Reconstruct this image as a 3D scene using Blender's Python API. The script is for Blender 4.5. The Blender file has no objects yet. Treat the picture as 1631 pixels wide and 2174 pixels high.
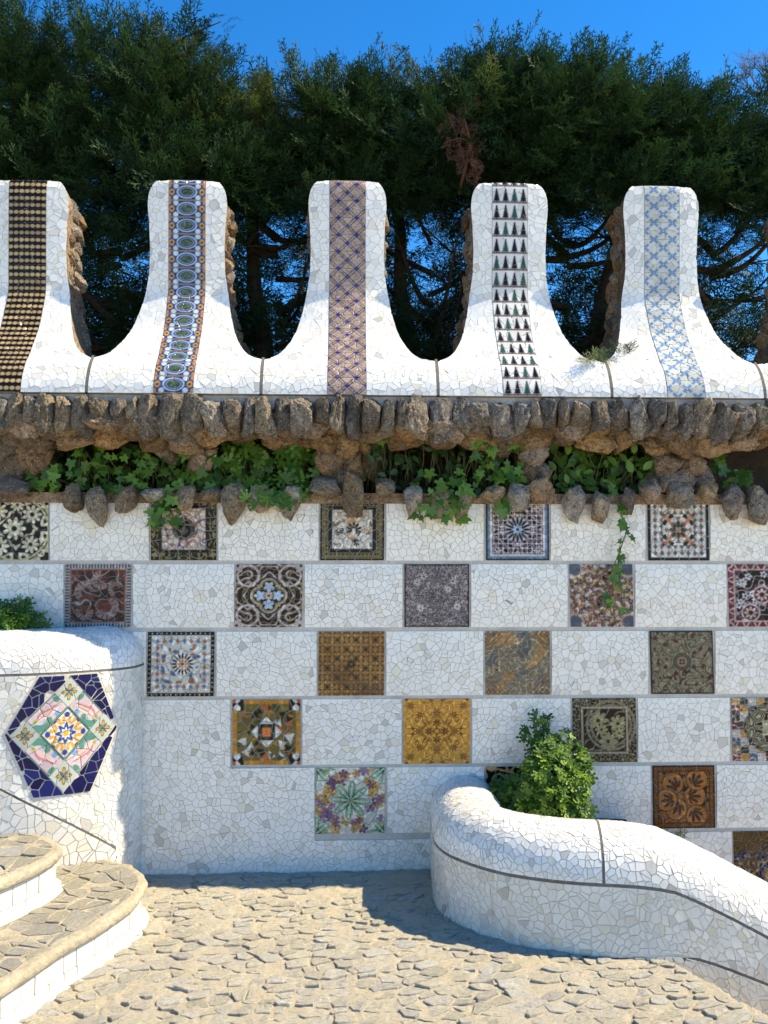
import bpy, math, random
import numpy as np
from mathutils import Vector, Matrix, noise as mnoise

rnd = random.Random(11)
SC = bpy.context.scene
COL = SC.collection

# ------------------------------------------------------------------ camera
IW, IH, FPX = 1631.0, 2174.0, 1750.0
CAM_D, CAM_H = 4.353, 1.60
YAW = math.atan(74.5/FPX)
PITCH = math.atan(103.0/FPX)
FW = Vector((math.sin(YAW)*math.cos(PITCH), math.cos(YAW)*math.cos(PITCH), math.sin(PITCH)))
RT = Vector((math.cos(YAW), -math.sin(YAW), 0))
UPV = RT.cross(FW)
CPOS = Vector((0, -CAM_D, CAM_H))
cd = bpy.data.cameras.new('camera')
cam = bpy.data.objects.new('camera', cd)
COL.objects.link(cam)
cd.sensor_fit = 'HORIZONTAL'
cd.sensor_width = 36.0
cd.lens = 36.0*FPX/IW
cd.clip_end = 500
M = Matrix((RT, UPV, -FW)).transposed().to_4x4()
M.translation = CPOS
cam.matrix_world = M
SC.camera = cam

# ------------------------------------------------------------------ light
SUN_EL, SUN_AZ = 48.0, -1.7           # azimuth measured from +X towards +Y
sdir = Vector((math.cos(math.radians(SUN_EL))*math.cos(math.radians(SUN_AZ)),
               math.cos(math.radians(SUN_EL))*math.sin(math.radians(SUN_AZ)),
               math.sin(math.radians(SUN_EL))))
sl = bpy.data.lights.new('sun', 'SUN')
sl.energy = 5.0
sl.angle = math.radians(0.5)
sl.color = (1.0, 0.86, 0.62)
so = bpy.data.objects.new('sun', sl)
so.rotation_euler = sdir.to_track_quat('Z', 'Y').to_euler()
so.location = (6, -2, 8)
COL.objects.link(so)
W = bpy.data.worlds.new('World')
SC.world = W
W.use_nodes = True
wn = W.node_tree.nodes
wl = W.node_tree.links
sky = wn.new('ShaderNodeTexSky')
sky.sky_type = 'NISHITA'
sky.sun_disc = False
sky.sun_elevation = math.radians(SUN_EL)
sky.sun_rotation = math.radians(90-SUN_AZ)
sky.air_density = 1.0
sky.dust_density = 0.0
sky.ozone_density = 4.0
sky.altitude = 1500
hsv = wn.new('ShaderNodeHueSaturation')
hsv.inputs['Saturation'].default_value = 1.31
wl.new(sky.outputs[0], hsv.inputs['Color'])
wl.new(hsv.outputs[0], wn['Background'].inputs['Color'])
wn['Background'].inputs['Strength'].default_value = 0.15
SC.view_settings.view_transform = 'Standard'
SC.view_settings.look = 'None'
SC.view_settings.gamma = 1
SC.view_settings.use_curve_mapping = False
SC.view_settings.exposure = 0.92
SC.cycles.max_bounces = 8
SC.cycles.diffuse_bounces = 5

# ------------------------------------------------------------------ projection helpers
def ray(px, py):
    return FW + RT*((px-815.5)/FPX) + UPV*((1087.0-py)/FPX)
def PY(px, py, y):                    # point of the vertical plane Y=y seen at a pixel of the photograph
    d = ray(px, py); t = (y-CPOS.y)/d.y
    return CPOS + d*t
def PZ(px, py, z):
    d = ray(px, py); t = (z-CPOS.z)/d.z
    return CPOS + d*t
def proj(p):
    v = Vector(p)-CPOS
    w = v.dot(FW)
    return 815.5+FPX*v.dot(RT)/w, 1087.0-FPX*v.dot(UPV)/w

# ------------------------------------------------------------------ object helpers
def tag(o, label=None, cat=None, group=None, kind=None):
    if label: o['label'] = label
    if cat: o['category'] = cat
    if group: o['group'] = group
    if kind: o['kind'] = kind
    return o
def empty(name, loc, label, cat, group=None):
    o = bpy.data.objects.new(name, None)
    o.location = loc
    o.empty_display_size = 0.1
    COL.objects.link(o)
    return tag(o, label, cat, group)
def parent_to(o, p):
    o.parent = p
    if p.type == 'EMPTY':
        o.matrix_parent_inverse = Matrix.Translation(p.location).inverted()
def make_mesh(name, verts, faces, mat, cols=None, smooth=False):
    me = bpy.data.meshes.new(name)
    me.from_pydata([tuple(v) for v in verts], [], faces)
    if mat: me.materials.append(mat)
    if cols is not None:
        a = me.attributes.new('col', 'FLOAT_COLOR', 'POINT')
        c = np.ones((len(verts), 4), np.float32)
        c[:, :3] = np.asarray(cols, np.float32)
        a.data.foreach_set('color', c.ravel())
    if smooth:
        me.polygons.foreach_set('use_smooth', [True]*len(me.polygons))
    me.update()
    return me
def link(name, me, parent=None):
    o = bpy.data.objects.new(name, me)
    COL.objects.link(o)
    if parent: parent_to(o, parent)
    return o
def mobj(name, verts, faces, mat, parent=None, cols=None, smooth=False):
    return link(name, make_mesh(name, verts, faces, mat, cols, smooth), parent)
class MB:
    def __init__(s): s.v = []; s.f = []; s.c = []
    def add(s, v, f, c=None):
        n = len(s.v); s.v += list(v)
        s.f += [tuple(i+n for i in q) for q in f]
        if c is not None: s.c += [c]*len(v)
    def build(s, name, mat, parent=None, smooth=False):
        return mobj(name, s.v, s.f, mat, parent, s.c if s.c else None, smooth)
BOXF = [(0,3,2,1),(4,5,6,7),(0,1,5,4),(1,2,6,5),(2,3,7,6),(3,0,4,7)]
def box(x0,y0,z0,x1,y1,z1):
    return [(x0,y0,z0),(x1,y0,z0),(x1,y1,z0),(x0,y1,z0),(x0,y0,z1),(x1,y0,z1),(x1,y1,z1),(x0,y1,z1)], BOXF
def tube(pts, r0, r1, n=7):
    v = []; f = []
    m = len(pts)
    for i, p in enumerate(pts):
        p = Vector(p)
        t = (Vector(pts[min(i+1,m-1)])-Vector(pts[max(i-1,0)])).normalized()
        a = t.orthogonal().normalized(); b = t.cross(a)
        if i and pa.dot(a) < 0.99:
            a = (pa-t*pa.dot(t)).normalized(); b = t.cross(a)
        pa = a
        r = r0+(r1-r0)*i/(m-1)
        for k in range(n):
            q = 2*math.pi*k/n
            v.append(p+(a*math.cos(q)+b*math.sin(q))*r)
    for i in range(m-1):
        for k in range(n):
            k2 = (k+1) % n
            f.append((i*n+k, i*n+k2, (i+1)*n+k2, (i+1)*n+k))
    f.append(tuple(range(n-1,-1,-1))); f.append(tuple((m-1)*n+k for k in range(n)))
    return v, f

# ------------------------------------------------------------------ colours and materials
def lin(v):
    v = np.asarray(v, np.float64)/255.0
    return np.where(v <= 0.04045, v/12.92, ((v+0.055)/1.055)**2.4)
def C(r, g, b, k=1.05):
    v = lin((r, g, b))
    return np.minimum(v*k*(0.42+0.58*np.minimum(1, v.max()/.42)), 0.85)

class NT:
    def __init__(s, name):
        s.m = bpy.data.materials.new(name); s.m.use_nodes = True
        s.t = s.m.node_tree; s.n = s.t.nodes; s.l = s.t.links
        s.b = s.n['Principled BSDF']
    def node(s, typ, **kw):
        x = s.n.new(typ)
        for k, v in kw.items(): setattr(x, k, v)
        return x
    def noise(s, scale, detail=6, rough=0.6, vec=None, dist=0.0):
        x = s.n.new('ShaderNodeTexNoise')
        x.inputs['Scale'].default_value = scale; x.inputs['Detail'].default_value = detail
        x.inputs['Roughness'].default_value = rough; x.inputs['Distortion'].default_value = dist
        if vec: s.l.new(vec, x.inputs['Vector'])
        return x.outputs['Fac']
    def ramp(s, fac, stops):
        x = s.n.new('ShaderNodeValToRGB')
        e = x.color_ramp.elements
        while len(e) < len(stops): e.new(0.5)
        for i, (p, c) in enumerate(stops):
            e[i].position = p; e[i].color = (c[0], c[1], c[2], 1)
        s.l.new(fac, x.inputs['Fac'])
        return x.outputs['Color']
    def mix(s, fac, a, b, typ='MIX'):
        x = s.n.new('ShaderNodeMix'); x.data_type = 'RGBA'; x.blend_type = typ
        for k, v in (('Factor', fac), ('A', a), ('B', b)):
            i = [q for q in x.inputs if q.name == k and (q.type == 'VALUE' if k == 'Factor' else q.type == 'RGBA')][0]
            if hasattr(v, 'links'): s.l.new(v, i)
            elif k == 'Factor': i.default_value = v
            else: i.default_value = (v[0], v[1], v[2], 1)
        return [q for q in x.outputs if q.type == 'RGBA'][0]
    def bump(s, h, strength, dist=0.01, prev=None):
        x = s.n.new('ShaderNodeBump')
        x.inputs['Strength'].default_value = strength; x.inputs['Distance'].default_value = dist
        s.l.new(h, x.inputs['Height'])
        if prev: s.l.new(prev, x.inputs['Normal'])
        return x.outputs['Normal']
    def math(s, op, a, b=None):
        x = s.n.new('ShaderNodeMath'); x.operation = op
        for i, v in enumerate((a, b)):
            if v is None: continue
            if hasattr(v, 'links'): s.l.new(v, x.inputs[i])
            else: x.inputs[i].default_value = v
        return x.outputs[0]
    def set(s, name, v):
        if hasattr(v, 'links'): s.l.new(v, s.b.inputs[name])
        else: s.b.inputs[name].default_value = v if not isinstance(v, (tuple, list, np.ndarray)) else (v[0], v[1], v[2], 1)
    def pos(s):
        return s.n.new('ShaderNodeNewGeometry').outputs['Position']
    def rand(s):
        return s.n.new('ShaderNodeObjectInfo').outputs['Random']

def mat_tile(name, rough, wear, dirt=(0.45, 0.38, 0.28), spec=0.5):
    t = NT(name); p = t.pos()
    a = t.n.new('ShaderNodeAttribute'); a.attribute_name = 'col'
    n = t.noise(3.0, 5, 0.6, p)
    f = t.ramp(n, [(0.45, (0, 0, 0)), (0.8, (wear, wear, wear))])
    n2 = t.noise(70.0, 3, 0.7, p)
    f2 = t.ramp(n2, [(0.66, (0, 0, 0)), (0.74, (wear*1.5, wear*1.5, wear*1.5))])
    c = t.mix(f, a.outputs['Color'], dirt)
    c = t.mix(f2, c, dirt)
    t.set('Base Color', c)
    mp = t.n.new('ShaderNodeMapping'); mp.inputs['Scale'].default_value = (16, 16, .9)
    t.l.new(p, mp.inputs['Vector'])
    st_ = t.ramp(t.noise(1.0, 4, 0.6, mp.outputs[0]), [(0.56, (0, 0, 0)), (0.78, (wear*1.6,)*3)])
    c = t.mix(st_, c, [q*.7 for q in dirt]); t.set('Base Color', c)
    r = t.ramp(t.noise(9, 3, 0.5, p), [(0.3, (rough*0.7,)*3), (0.75, (rough*1.7,)*3)])
    t.set('Roughness', r)
    t.set('Specular IOR Level', spec)
    t.set('Normal', t.bump(t.noise(14, 3, 0.5, p), 0.10, 0.01))
    return t.m
M_WHITE = mat_tile('white_ceramic', 0.16, 0.10)
M_WHITE_OLD = mat_tile('worn_white_ceramic', 0.24, 0.32, (0.50, 0.40, 0.26))
M_PRINT = mat_tile('printed_ceramic', 0.20, 0.04, (0.20, 0.18, 0.15), 0.18)

def mat_plain(name, c1, c2, scale=30, bump=0.4, rough=0.9, dist=0.006):
    t = NT(name); p = t.pos()
    n = t.noise(scale, 7, 0.65, p)
    n2 = t.noise(scale*0.11, 3, 0.6, p)
    c = t.ramp(n, [(0.3, c1), (0.7, c2)])
    c = t.mix(t.ramp(n2, [(0.4, (0, 0, 0)), (0.75, (0.5,)*3)]), c, [x*0.62 for x in c1])
    t.set('Base Color', c); t.set('Roughness', rough)
    t.set('Normal', t.bump(n, bump, dist))
    return t.m
M_GROUT = mat_plain('tile_grout', (0.46, 0.43, 0.38), (0.60, 0.56, 0.49), 60)
M_BED = mat_plain('wall_bed', (0.47, 0.44, 0.385), (0.62, 0.58, 0.51), 90, 0.5)
M_GROUTW = mat_plain('pale_grout', (0.60, 0.55, 0.45), (0.74, 0.69, 0.58), 60)
M_MORTAR = mat_plain('wall_mortar', (0.30, 0.28, 0.255), (0.47, 0.44, 0.40), 90, 0.6)
M_JOINT = mat_plain('dark_joint', (0.11, 0.10, 0.085), (0.20, 0.18, 0.15), 80)
M_SOIL = mat_plain('soil', (0.03, 0.022, 0.015), (0.07, 0.05, 0.035), 25, 0.8)

def mat_rock(name, cols, dark):
    t = NT(name)
    tc = t.n.new('ShaderNodeTexCoord'); p = t.pos()
    n = t.noise(7, 8, 0.62, p, 0.6)
    c = t.ramp(n, [(0.28, cols[0]), (0.5, cols[1]), (0.72, cols[2])])
    n2 = t.noise(38, 8, 0.72, p, 0.3)
    c = t.mix(t.ramp(n2, [(0.38, (0.85,)*3), (0.52, (0, 0, 0))]), c, dark)
    c = t.mix(t.ramp(t.noise(120, 4, 0.7, p), [(0.52, (0, 0, 0)), (0.66, (0.6,)*3)]), c, [min(1, x*1.7) for x in cols[2]])
    rr = t.rand()
    h = t.n.new('ShaderNodeHueSaturation')
    t.l.new(c, h.inputs['Color'])
    t.l.new(t.math('ADD', t.math('MULTIPLY', rr, 0.75), 0.65), h.inputs['Value'])
    t.l.new(t.math('ADD', t.math('MULTIPLY', t.math('FRACT', t.math('MULTIPLY', rr, 17.3)), 0.6), 0.6), h.inputs['Saturation'])
    t.set('Base Color', h.outputs[0]); t.set('Roughness', 0.92)
    v = t.n.new('ShaderNodeTexVoronoi'); v.inputs['Scale'].default_value = 55
    t.l.new(p, v.inputs['Vector'])
    b = t.bump(n2, 1.0, 0.035)
    b = t.bump(t.noise(130, 6, 0.8, p), 0.9, 0.009, b)
    b = t.bump(t.noise(14, 4, 0.6, p, 1.0), 0.6, 0.03, b)
    t.set('Normal', b)
    return t.m
M_ROCK_GREY = mat_rock('weathered_grey_rock', [(0.10, 0.078, 0.054), (0.235, 0.185, 0.128), (0.44, 0.365, 0.265)], (0.03, 0.024, 0.018))
M_ROCK_BROWN = mat_rock('ochre_rock', [(0.15, 0.092, 0.048), (0.31, 0.20, 0.11), (0.46, 0.33, 0.20)], (0.055, 0.034, 0.02))

# ------------------------------------------------------------------ 2D polygon tools
def clip_half(poly, nx, ny, c):
    out = []
    m = len(poly)
    for i in range(m):
        a = poly[i]; b = poly[(i+1) % m]
        da = a[0]*nx+a[1]*ny-c; db = b[0]*nx+b[1]*ny-c
        if da <= 0: out.append(a)
        if (da < 0 < db) or (db < 0 < da):
            k = da/(da-db)
            out.append((a[0]+(b[0]-a[0])*k, a[1]+(b[1]-a[1])*k))
    return out
def area(poly):
    s = 0
    for i in range(len(poly)):
        a = poly[i]; b = poly[(i+1) % len(poly)]
        s += a[0]*b[1]-b[0]*a[1]
    return s/2
def inside(poly, x, y):
    r = False
    j = len(poly)-1
    for i in range(len(poly)):
        a = poly[i]; b = poly[j]
        if (a[1] > y) != (b[1] > y) and x < (b[0]-a[0])*(y-a[1])/(b[1]-a[1])+a[0]: r = not r
        j = i
    return r
def clean(poly, eps):
    out = []
    for p in poly:
        if not out or (p[0]-out[-1][0])**2+(p[1]-out[-1][1])**2 > eps*eps: out.append(p)
    while len(out) > 2 and (out[0][0]-out[-1][0])**2+(out[0][1]-out[-1][1])**2 <= eps*eps: out.pop()
    return out
def sites_for(x0, y0, x1, y1, size, rg, jit=0.46):
    nx = max(1, int(round((x1-x0)/size))); ny = max(1, int(round((y1-y0)/size)))
    dx = (x1-x0)/nx; dy = (y1-y0)/ny
    pts = []
    for j in range(ny):
        for i in range(nx):
            if rg.random() < 0.07: continue
            pts.append((x0+(i+0.5+(0.25 if j % 2 else -0.25)+rg.uniform(-jit, jit))*dx, y0+(j+0.5+rg.uniform(-jit, jit))*dy))
            if rg.random() < 0.10: pts.append((pts[-1][0]+rg.uniform(-.5, .5)*dx, pts[-1][1]+rg.uniform(-.5, .5)*dy))
    return pts
def shards(domain, size, gap, rg, holes=(), sites=None):
    """irregular straight-edged pieces that fill a polygon (CCW), separated by joints; holes are convex CCW polygons"""
    if area(domain) < 0: domain = domain[::-1]
    xs = [p[0] for p in domain]; ys = [p[1] for p in domain]
    x0, x1, y0, y1 = min(xs), max(xs), min(ys), max(ys)
    pts = sites or sites_for(x0-size*.3, y0-size*.3, x1+size*.3, y1+size*.3, size, rg)
    P = np.array(pts); n = len(pts)
    wgt = [rg.uniform(-1, 1)*size*size*0.12 for _ in range(n)]
    out = []
    for i in range(n):
        d2 = ((P-P[i])**2).sum(1)
        order = np.argsort(d2)[1:19]
        px, py = pts[i]
        cell = [(px-2*size, py-2*size), (px+2*size, py-2*size), (px+2*size, py+2*size), (px-2*size, py+2*size)]
        for j in order:
            d = math.sqrt(d2[j])
            if d < 1e-6: continue
            nx = (pts[j][0]-px)/d; ny = (pts[j][1]-py)/d
            o = d/2+max(-d*.3, min(d*.3, (wgt[i]-wgt[j])/(2*d)))
            cell = clip_half(cell, nx, ny, nx*px+ny*py+o-gap/2)
            if len(cell) < 3: break
        if len(cell) < 3: continue
        if all(inside(domain, *q) for q in cell):
            polys = [cell]
        else:
            sub = list(domain)
            for k in range(len(cell)):
                a = cell[k]; b = cell[(k+1) % len(cell)]
                ex, ey = b[0]-a[0], b[1]-a[1]
                sub = clip_half(sub, ey, -ex, ey*a[0]-ex*a[1])
                if len(sub) < 3: break
            polys = [sub] if len(sub) >= 3 else []
        for h in holes:
            new = []
            for q in polys:
                cx = sum(p[0] for p in q)/len(q); cy = sum(p[1] for p in q)/len(q)
                best = None
                for k in range(len(h)):
                    a = h[k]; b = h[(k+1) % len(h)]
                    ex, ey = b[0]-a[0], b[1]-a[1]; L = math.hypot(ex, ey)
                    nx, ny = -ey/L, ex/L           # inward normal of a CCW hole
                    dd = (cx-a[0])*nx+(cy-a[1])*ny
                    if best is None or dd < best[0]: best = (dd, nx, ny, a)
                if best[0] < size*0.25:
                    q = clip_half(q, best[1], best[2], best[1]*best[3][0]+best[2]*best[3][1]-gap/2)
                    if len(q) >= 3: new.append(q)
            polys = new
        for q in polys:
            q = clean(q, size*0.05)
            if len(q) >= 3 and area(q) > size*size*0.045: out.append(q)
    # snap a few big pieces in two, as broken tile would
    res = []
    for q in out:
        if area(q) > size*size*0.8 and rg.random() < 0.3:
            cx = sum(p[0] for p in q)/len(q); cy = sum(p[1] for p in q)/len(q)
            t = rg.uniform(0, math.pi); nx, ny = math.cos(t), math.sin(t); c = cx*nx+cy*ny
            for s in (1, -1):
                h = clean(clip_half(q, s*nx, s*ny, s*c-gap/2), size*.05)
                if len(h) >= 3 and area(h) > size*size*.04: res.append(h)
        else: res.append(q)
    return res
def shard_geo(poly, fmap, tilt, thick, rg):
    cx = sum(p[0] for p in poly)/len(poly); cy = sum(p[1] for p in poly)/len(poly)
    p0, n0 = fmap(cx, cy)
    n = (n0+Vector((rg.gauss(0, tilt), rg.gauss(0, tilt), rg.gauss(0, tilt)))).normalized()
    top = []; bot = []
    for q in poly:
        p, _ = fmap(*q)
        d = max(-.004, min(.004, (p-p0).dot(n)))
        top.append(p-n*d+n0*thick); bot.append(p-n0*0.004)
    m = len(poly)
    # orientation
    e = Vector((0, 0, 0))
    for k in range(m): e += (top[k]-p0).cross(top[(k+1) % m]-p0)
    if e.dot(n) < 0: top.reverse(); bot.reverse()
    return top+bot, [tuple(range(m))]+[(k+m, (k+1) % m+m, (k+1) % m, k) for k in range(m)], p0
def white_colour(rg, base=(0.84, 0.79, 0.70)):
    k = rg.random()
    if k < 0.80: f = rg.uniform(0.95, 1.02); t = (1, 1, 1)
    elif k < 0.90: f = rg.uniform(0.86, 0.94); t = (1, 1, 0.99)
    elif k < 0.95: f = rg.uniform(0.86, 0.95); t = (1.0, 0.975, 0.87)
    elif k < 0.975: f = rg.uniform(0.80, 0.88); t = (1, 0.95, 0.92)
    else: f = rg.uniform(0.62, 0.76); t = (1, 0.98, 0.95)
    return tuple(min(.85, b*f*u) for b, u in zip(base, t))
def size_in_photo(v):
    pr = [proj(q) for q in v]
    xs = [p[0] for p in pr]; ys = [p[1] for p in pr]
    cx = sum(xs)/len(xs); cy = sum(ys)/len(ys)
    a = (max(xs)-min(xs))*(max(ys)-min(ys))
    return a if -20 < cx < IW+20 and -20 < cy < IH+20 else a*0.001
def build_pieces(pieces, name, mat, parent, limit=300, many=None, smooth=False):
    """pieces: (verts, faces, colour). The largest as parts of their own, the rest joined."""
    ss = sorted(pieces, key=lambda q: -size_in_photo(q[0]))
    for v, f, c in ss[:limit]:
        o = Vector((0, 0, 0))
        for q in v: o += Vector(q)
        o /= len(v)
        ob = mobj(name, [Vector(q)-o for q in v], f, mat, None, [c]*len(v), smooth)
        ob.location = o
        parent_to(ob, parent)
    if len(ss) > limit:
        mb = MB()
        for v, f, c in ss[limit:]: mb.add(v, f, c)
        tag(mb.build(many or name+'_bed', mat, parent, smooth), kind='stuff')

# ------------------------------------------------------------------ print patterns (flat glaze designs)
def waves(x, y, seed, k, n=7):
    r = np.random.RandomState(seed)
    f = np.zeros_like(x)
    for _ in range(n):
        a = r.uniform(0, 2*math.pi); kk = k*1.0*r.uniform(.55, 1.45); ph = r.uniform(0, 6.28)
        f += np.sin(kk*(x*math.cos(a)+y*math.sin(a))+ph+1.3*np.sin(kk*.6*(x*math.sin(a)-y*math.cos(a))))
    return f/math.sqrt(n/2.0)
def fold8(U, V):
    a, b = np.abs(U), np.abs(V)
    return np.maximum(a, b), np.minimum(a, b)
def sm(d, w=0.03): return np.clip(0.5-d/w, 0, 1)
def lay(img, mask, col):
    m = mask[..., None]
    return img*(1-m)+np.asarray(col)[None, None, :]*m
def full(U, col): return np.ones(U.shape+(3,))*np.asarray(col)
def band(x, a, b, w=0.03): return sm(a-x, w)*sm(x-b, w)
def polar(U, V, cx, cy):
    x, y = U-cx, V-cy
    return np.hypot(x, y), np.arctan2(y, x)
def rosette(img, U, V, cx, cy, R, n, col, core=None, inner=0.2, sharp=0.55, ph=0.0):
    r, t = polar(U, V, cx, cy)
    pet = np.abs(np.cos((t+ph)*n/2.0))**sharp
    img = lay(img, sm(r-R*(0.25+0.75*pet))*sm(inner*R-r), col)
    if core is not None: img = lay(img, sm(r-inner*R*0.8), core)
    return img
def ring(img, U, V, cx, cy, R, hw, col):
    r, _ = polar(U, V, cx, cy)
    return lay(img, sm(np.abs(r-R)-hw), col)
def sq(U, V): return np.maximum(np.abs(U), np.abs(V))
def frame(img, U, V, a, b, col): return lay(img, band(sq(U, V), a, b), col)
def scroll(img, U, V, seed, k, hw, col, fold=True, region=None, w=.25):
    x, y = fold8(U, V) if fold == 8 else ((np.abs(U), np.abs(V)) if fold else (U, V))
    f = waves(x, y, seed, k)
    m = sm(np.abs(f)-hw, w)
    if region is not None: m = m*region
    return lay(img, m, col)
def side_coord(U, V):
    return np.where(np.abs(U) > np.abs(V), V, U)
def crosses(img, U, V, pitch, cols, reg):
    i = np.floor(U/pitch); j = np.floor(V/pitch)
    x = U/pitch-i-.5; y = V/pitch-j-.5
    d = np.minimum(np.maximum(np.abs(x)-.13, np.abs(y)-.42), np.maximum(np.abs(y)-.16, np.abs(x)-.3))
    par = ((i+j) % 2 == 0)
    m = sm(d, .12)*reg
    img = lay(img, m*par, cols[0]); img = lay(img, m*(~par), cols[1])
    return img
BLK = C(26, 22, 22); CRM = C(205, 195, 165); WHT = C(206, 203, 198); GLD = C(176, 140, 72); BRN = C(84, 56, 42)
def p_cream_flowers(U, V):
    im = full(U, BLK)
    im = scroll(im, U, V, 3, 10.15, .35, CRM, 8)
    for cx, cy, R in ((-.05, .0, .36), (.5, .45, .3), (.45, -.5, .28), (-.55, .55, .3), (-.5, -.55, .3), (.05, .75, .22)):
        r, t = polar(U, V, cx, cy)
        im = lay(im, sm(r-R*1.1), BLK)
        im = rosette(im, U, V, cx, cy, R, 9, CRM, BLK, .24)
    for R in (1.0, 1.1):
        im = ring(im, U, V, 0, 0, R, .03, C(185, 175, 135))
    return im
def p_medallion(U, V):
    im = full(U, BLK)
    im = lay(im, band(sq(U, V), .74, .98), C(40, 34, 26))
    im = scroll(im, U, V, 8, 24.65, .45, C(150, 135, 85), True, band(sq(U, V), .76, .97))
    c = sm(sq(U, V)-.66)
    im = lay(im, c, C(196, 180, 165))
    im = scroll(im, U, V, 12, 13.05, .3, C(165, 105, 70), False, c)
    im = scroll(im, U, V, 15, 14.5, .22, C(60, 75, 130), False, c)
    r, t = polar(U, V*1.05, 0, 0)
    im = lay(im, sm(r-.36), C(120, 108, 98))
    im = scroll(im, U, V, 18, 20.3, .4, C(60, 48, 44), True, sm(r-.38))
    im = ring(im, U, V, 0, -.05, .17, .05, BLK)
    im = frame(im, U, V, .66, .70, BLK)
    return im
def p_greek(U, V):
    im = full(U, BLK)
    m = sq(U, V); s = side_coord(U, V)
    b = band(m, .74, .94)
    x = (s*8.0) % 1.0; y = (m-.74)/.20
    sp = np.maximum(np.abs(x-.5), np.abs(y-.5))
    key = (sm(np.abs(sp-.42)-.06, .1)+sm(np.abs(sp-.16)-.09, .1))*b
    key = np.clip(key, 0, 1)*(1-((x > .5) & (np.abs(y-.3) < .12)))
    im = lay(im, key, C(150, 132, 84))
    c = sm(m-.62)
    im = lay(im, c, C(204, 194, 180))
    r = np.random.RandomState(4)
    for i in range(34):
        cx, cy = r.uniform(-.55, .55, 2); a = r.uniform(0, 6.28); R = r.uniform(.07, .17)
        rr, t = polar(U, V, cx, cy)
        dt = np.angle(np.exp(1j*(t-a)))
        pet = np.abs(np.cos(dt*4.5))**.6*(np.abs(dt) < 1.25)
        im = lay(im, sm(rr-R*pet)*sm(.03-rr)*c, BLK if i % 3 else C(190, 140, 70))
    im = scroll(im, U, V, 31, 21.75, .1, C(95, 80, 75), False, c, .3)
    rr, t = polar(U, V, .05, -.02)
    im = lay(im, sm(rr-.26*np.abs(np.cos((t-1.57)*5))**.5*(np.sin(t) > -.75))*sm(.05-rr), BLK)
    return im
def p_blue_frame(U, V):
    im = full(U, BLK)
    m = sq(U, V)
    x, y = fold8(U, V)
    f = np.sin(U*21)*np.sin(V*21)
    im = lay(im, sm(np.abs(f)-.16, .22), C(198, 180, 184))
    im = lay(im, sm(np.abs(np.sin(U*10.5+V*10.5))-.08, .15)+0*U, C(176, 160, 168))
    im = scroll(im, U, V, 41, 23.2, .22, C(205, 190, 192), 8)
    r, t = polar(U, V, 0, 0)
    im = lay(im, sm(r-.40), C(170, 165, 175))
    im = rosette(im, U, V, 0, 0, .42, 16, BLK, C(70, 100, 135), .3, .8)
    im = rosette(im, U, V, 0, 0, .18, 8, C(150, 170, 190), BLK, .3)
    im = frame(im, U, V, .80, .86, WHT); im = frame(im, U, V, .86, .93, C(104, 130, 158)); im = frame(im, U, V, .93, 1.1, C(44, 66, 78))
    return im
def p_cross_star(U, V):
    im = full(U, C(205, 198, 188))
    m = sq(U, V)
    im = crosses(im, U, V, .215, (C(128, 96, 84), C(76, 98, 84)), sm(m-.84)*sm(.5-m))
    c = sm(m-.52)
    r, t = polar(U, V, 0, 0)
    star = np.cos(8*t+6*np.sin(r*14))
    for k, col in enumerate((C(40, 70, 56), C(196, 152, 90), C(40, 40, 38), C(170, 110, 84))):
        f = waves(*fold8(U, V), 50+k, 21.75)
        im = lay(im, sm(.75-f, .3)*c, col)
    im = rosette(im, U, V, 0, 0, .3, 8, C(52, 80, 62), C(168, 110, 84), .35)
    im = frame(im, U, V, .89, 1.1, C(22, 22, 24))
    return im
def p_red_scroll(U, V):
    im = full(U, C(112, 58, 44))
    c = sm(sq(U, V)-.8)
    im = lay(im, sm(waves(U, V, 63, 5.8)-.2, .3), C(74, 42, 38))
    for cx, cy, R, ph in ((-.35, .12, .42, .4), (.1, .5, .36, 2.), (.25, -.35, .45, 4.), (.55, .2, .3, 1.), (-.4, -.5, .32, 3.)):
        r, t = polar(U, V, cx, cy)
        seg = (np.sin(t-ph) > -.35)
        im = lay(im, sm(np.abs(r-R*.62)-R*.25)*seg*c, C(150, 116, 104))
        im = lay(im, sm(np.abs(np.sin(t*7+ph))-.35, .4)*sm(np.abs(r-R*.62)-R*.2)*seg*c, C(88, 44, 36))
        im = ring(im, U, V, cx, cy, R*.93, .025, C(40, 30, 30))
    im = scroll(im, U, V, 66, 13.05, .14, C(165, 148, 140), False, c, .3)
    im = frame(im, U, V, .80, .84, C(150, 92, 72)); im = frame(im, U, V, .84, 1.1, C(165, 155, 150))
    s = side_coord(U, V)
    im = lay(im, band(sq(U, V), .86, 1.)*sm(np.abs(np.sin(s*34))-.6, .4), BLK)
    return im
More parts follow.
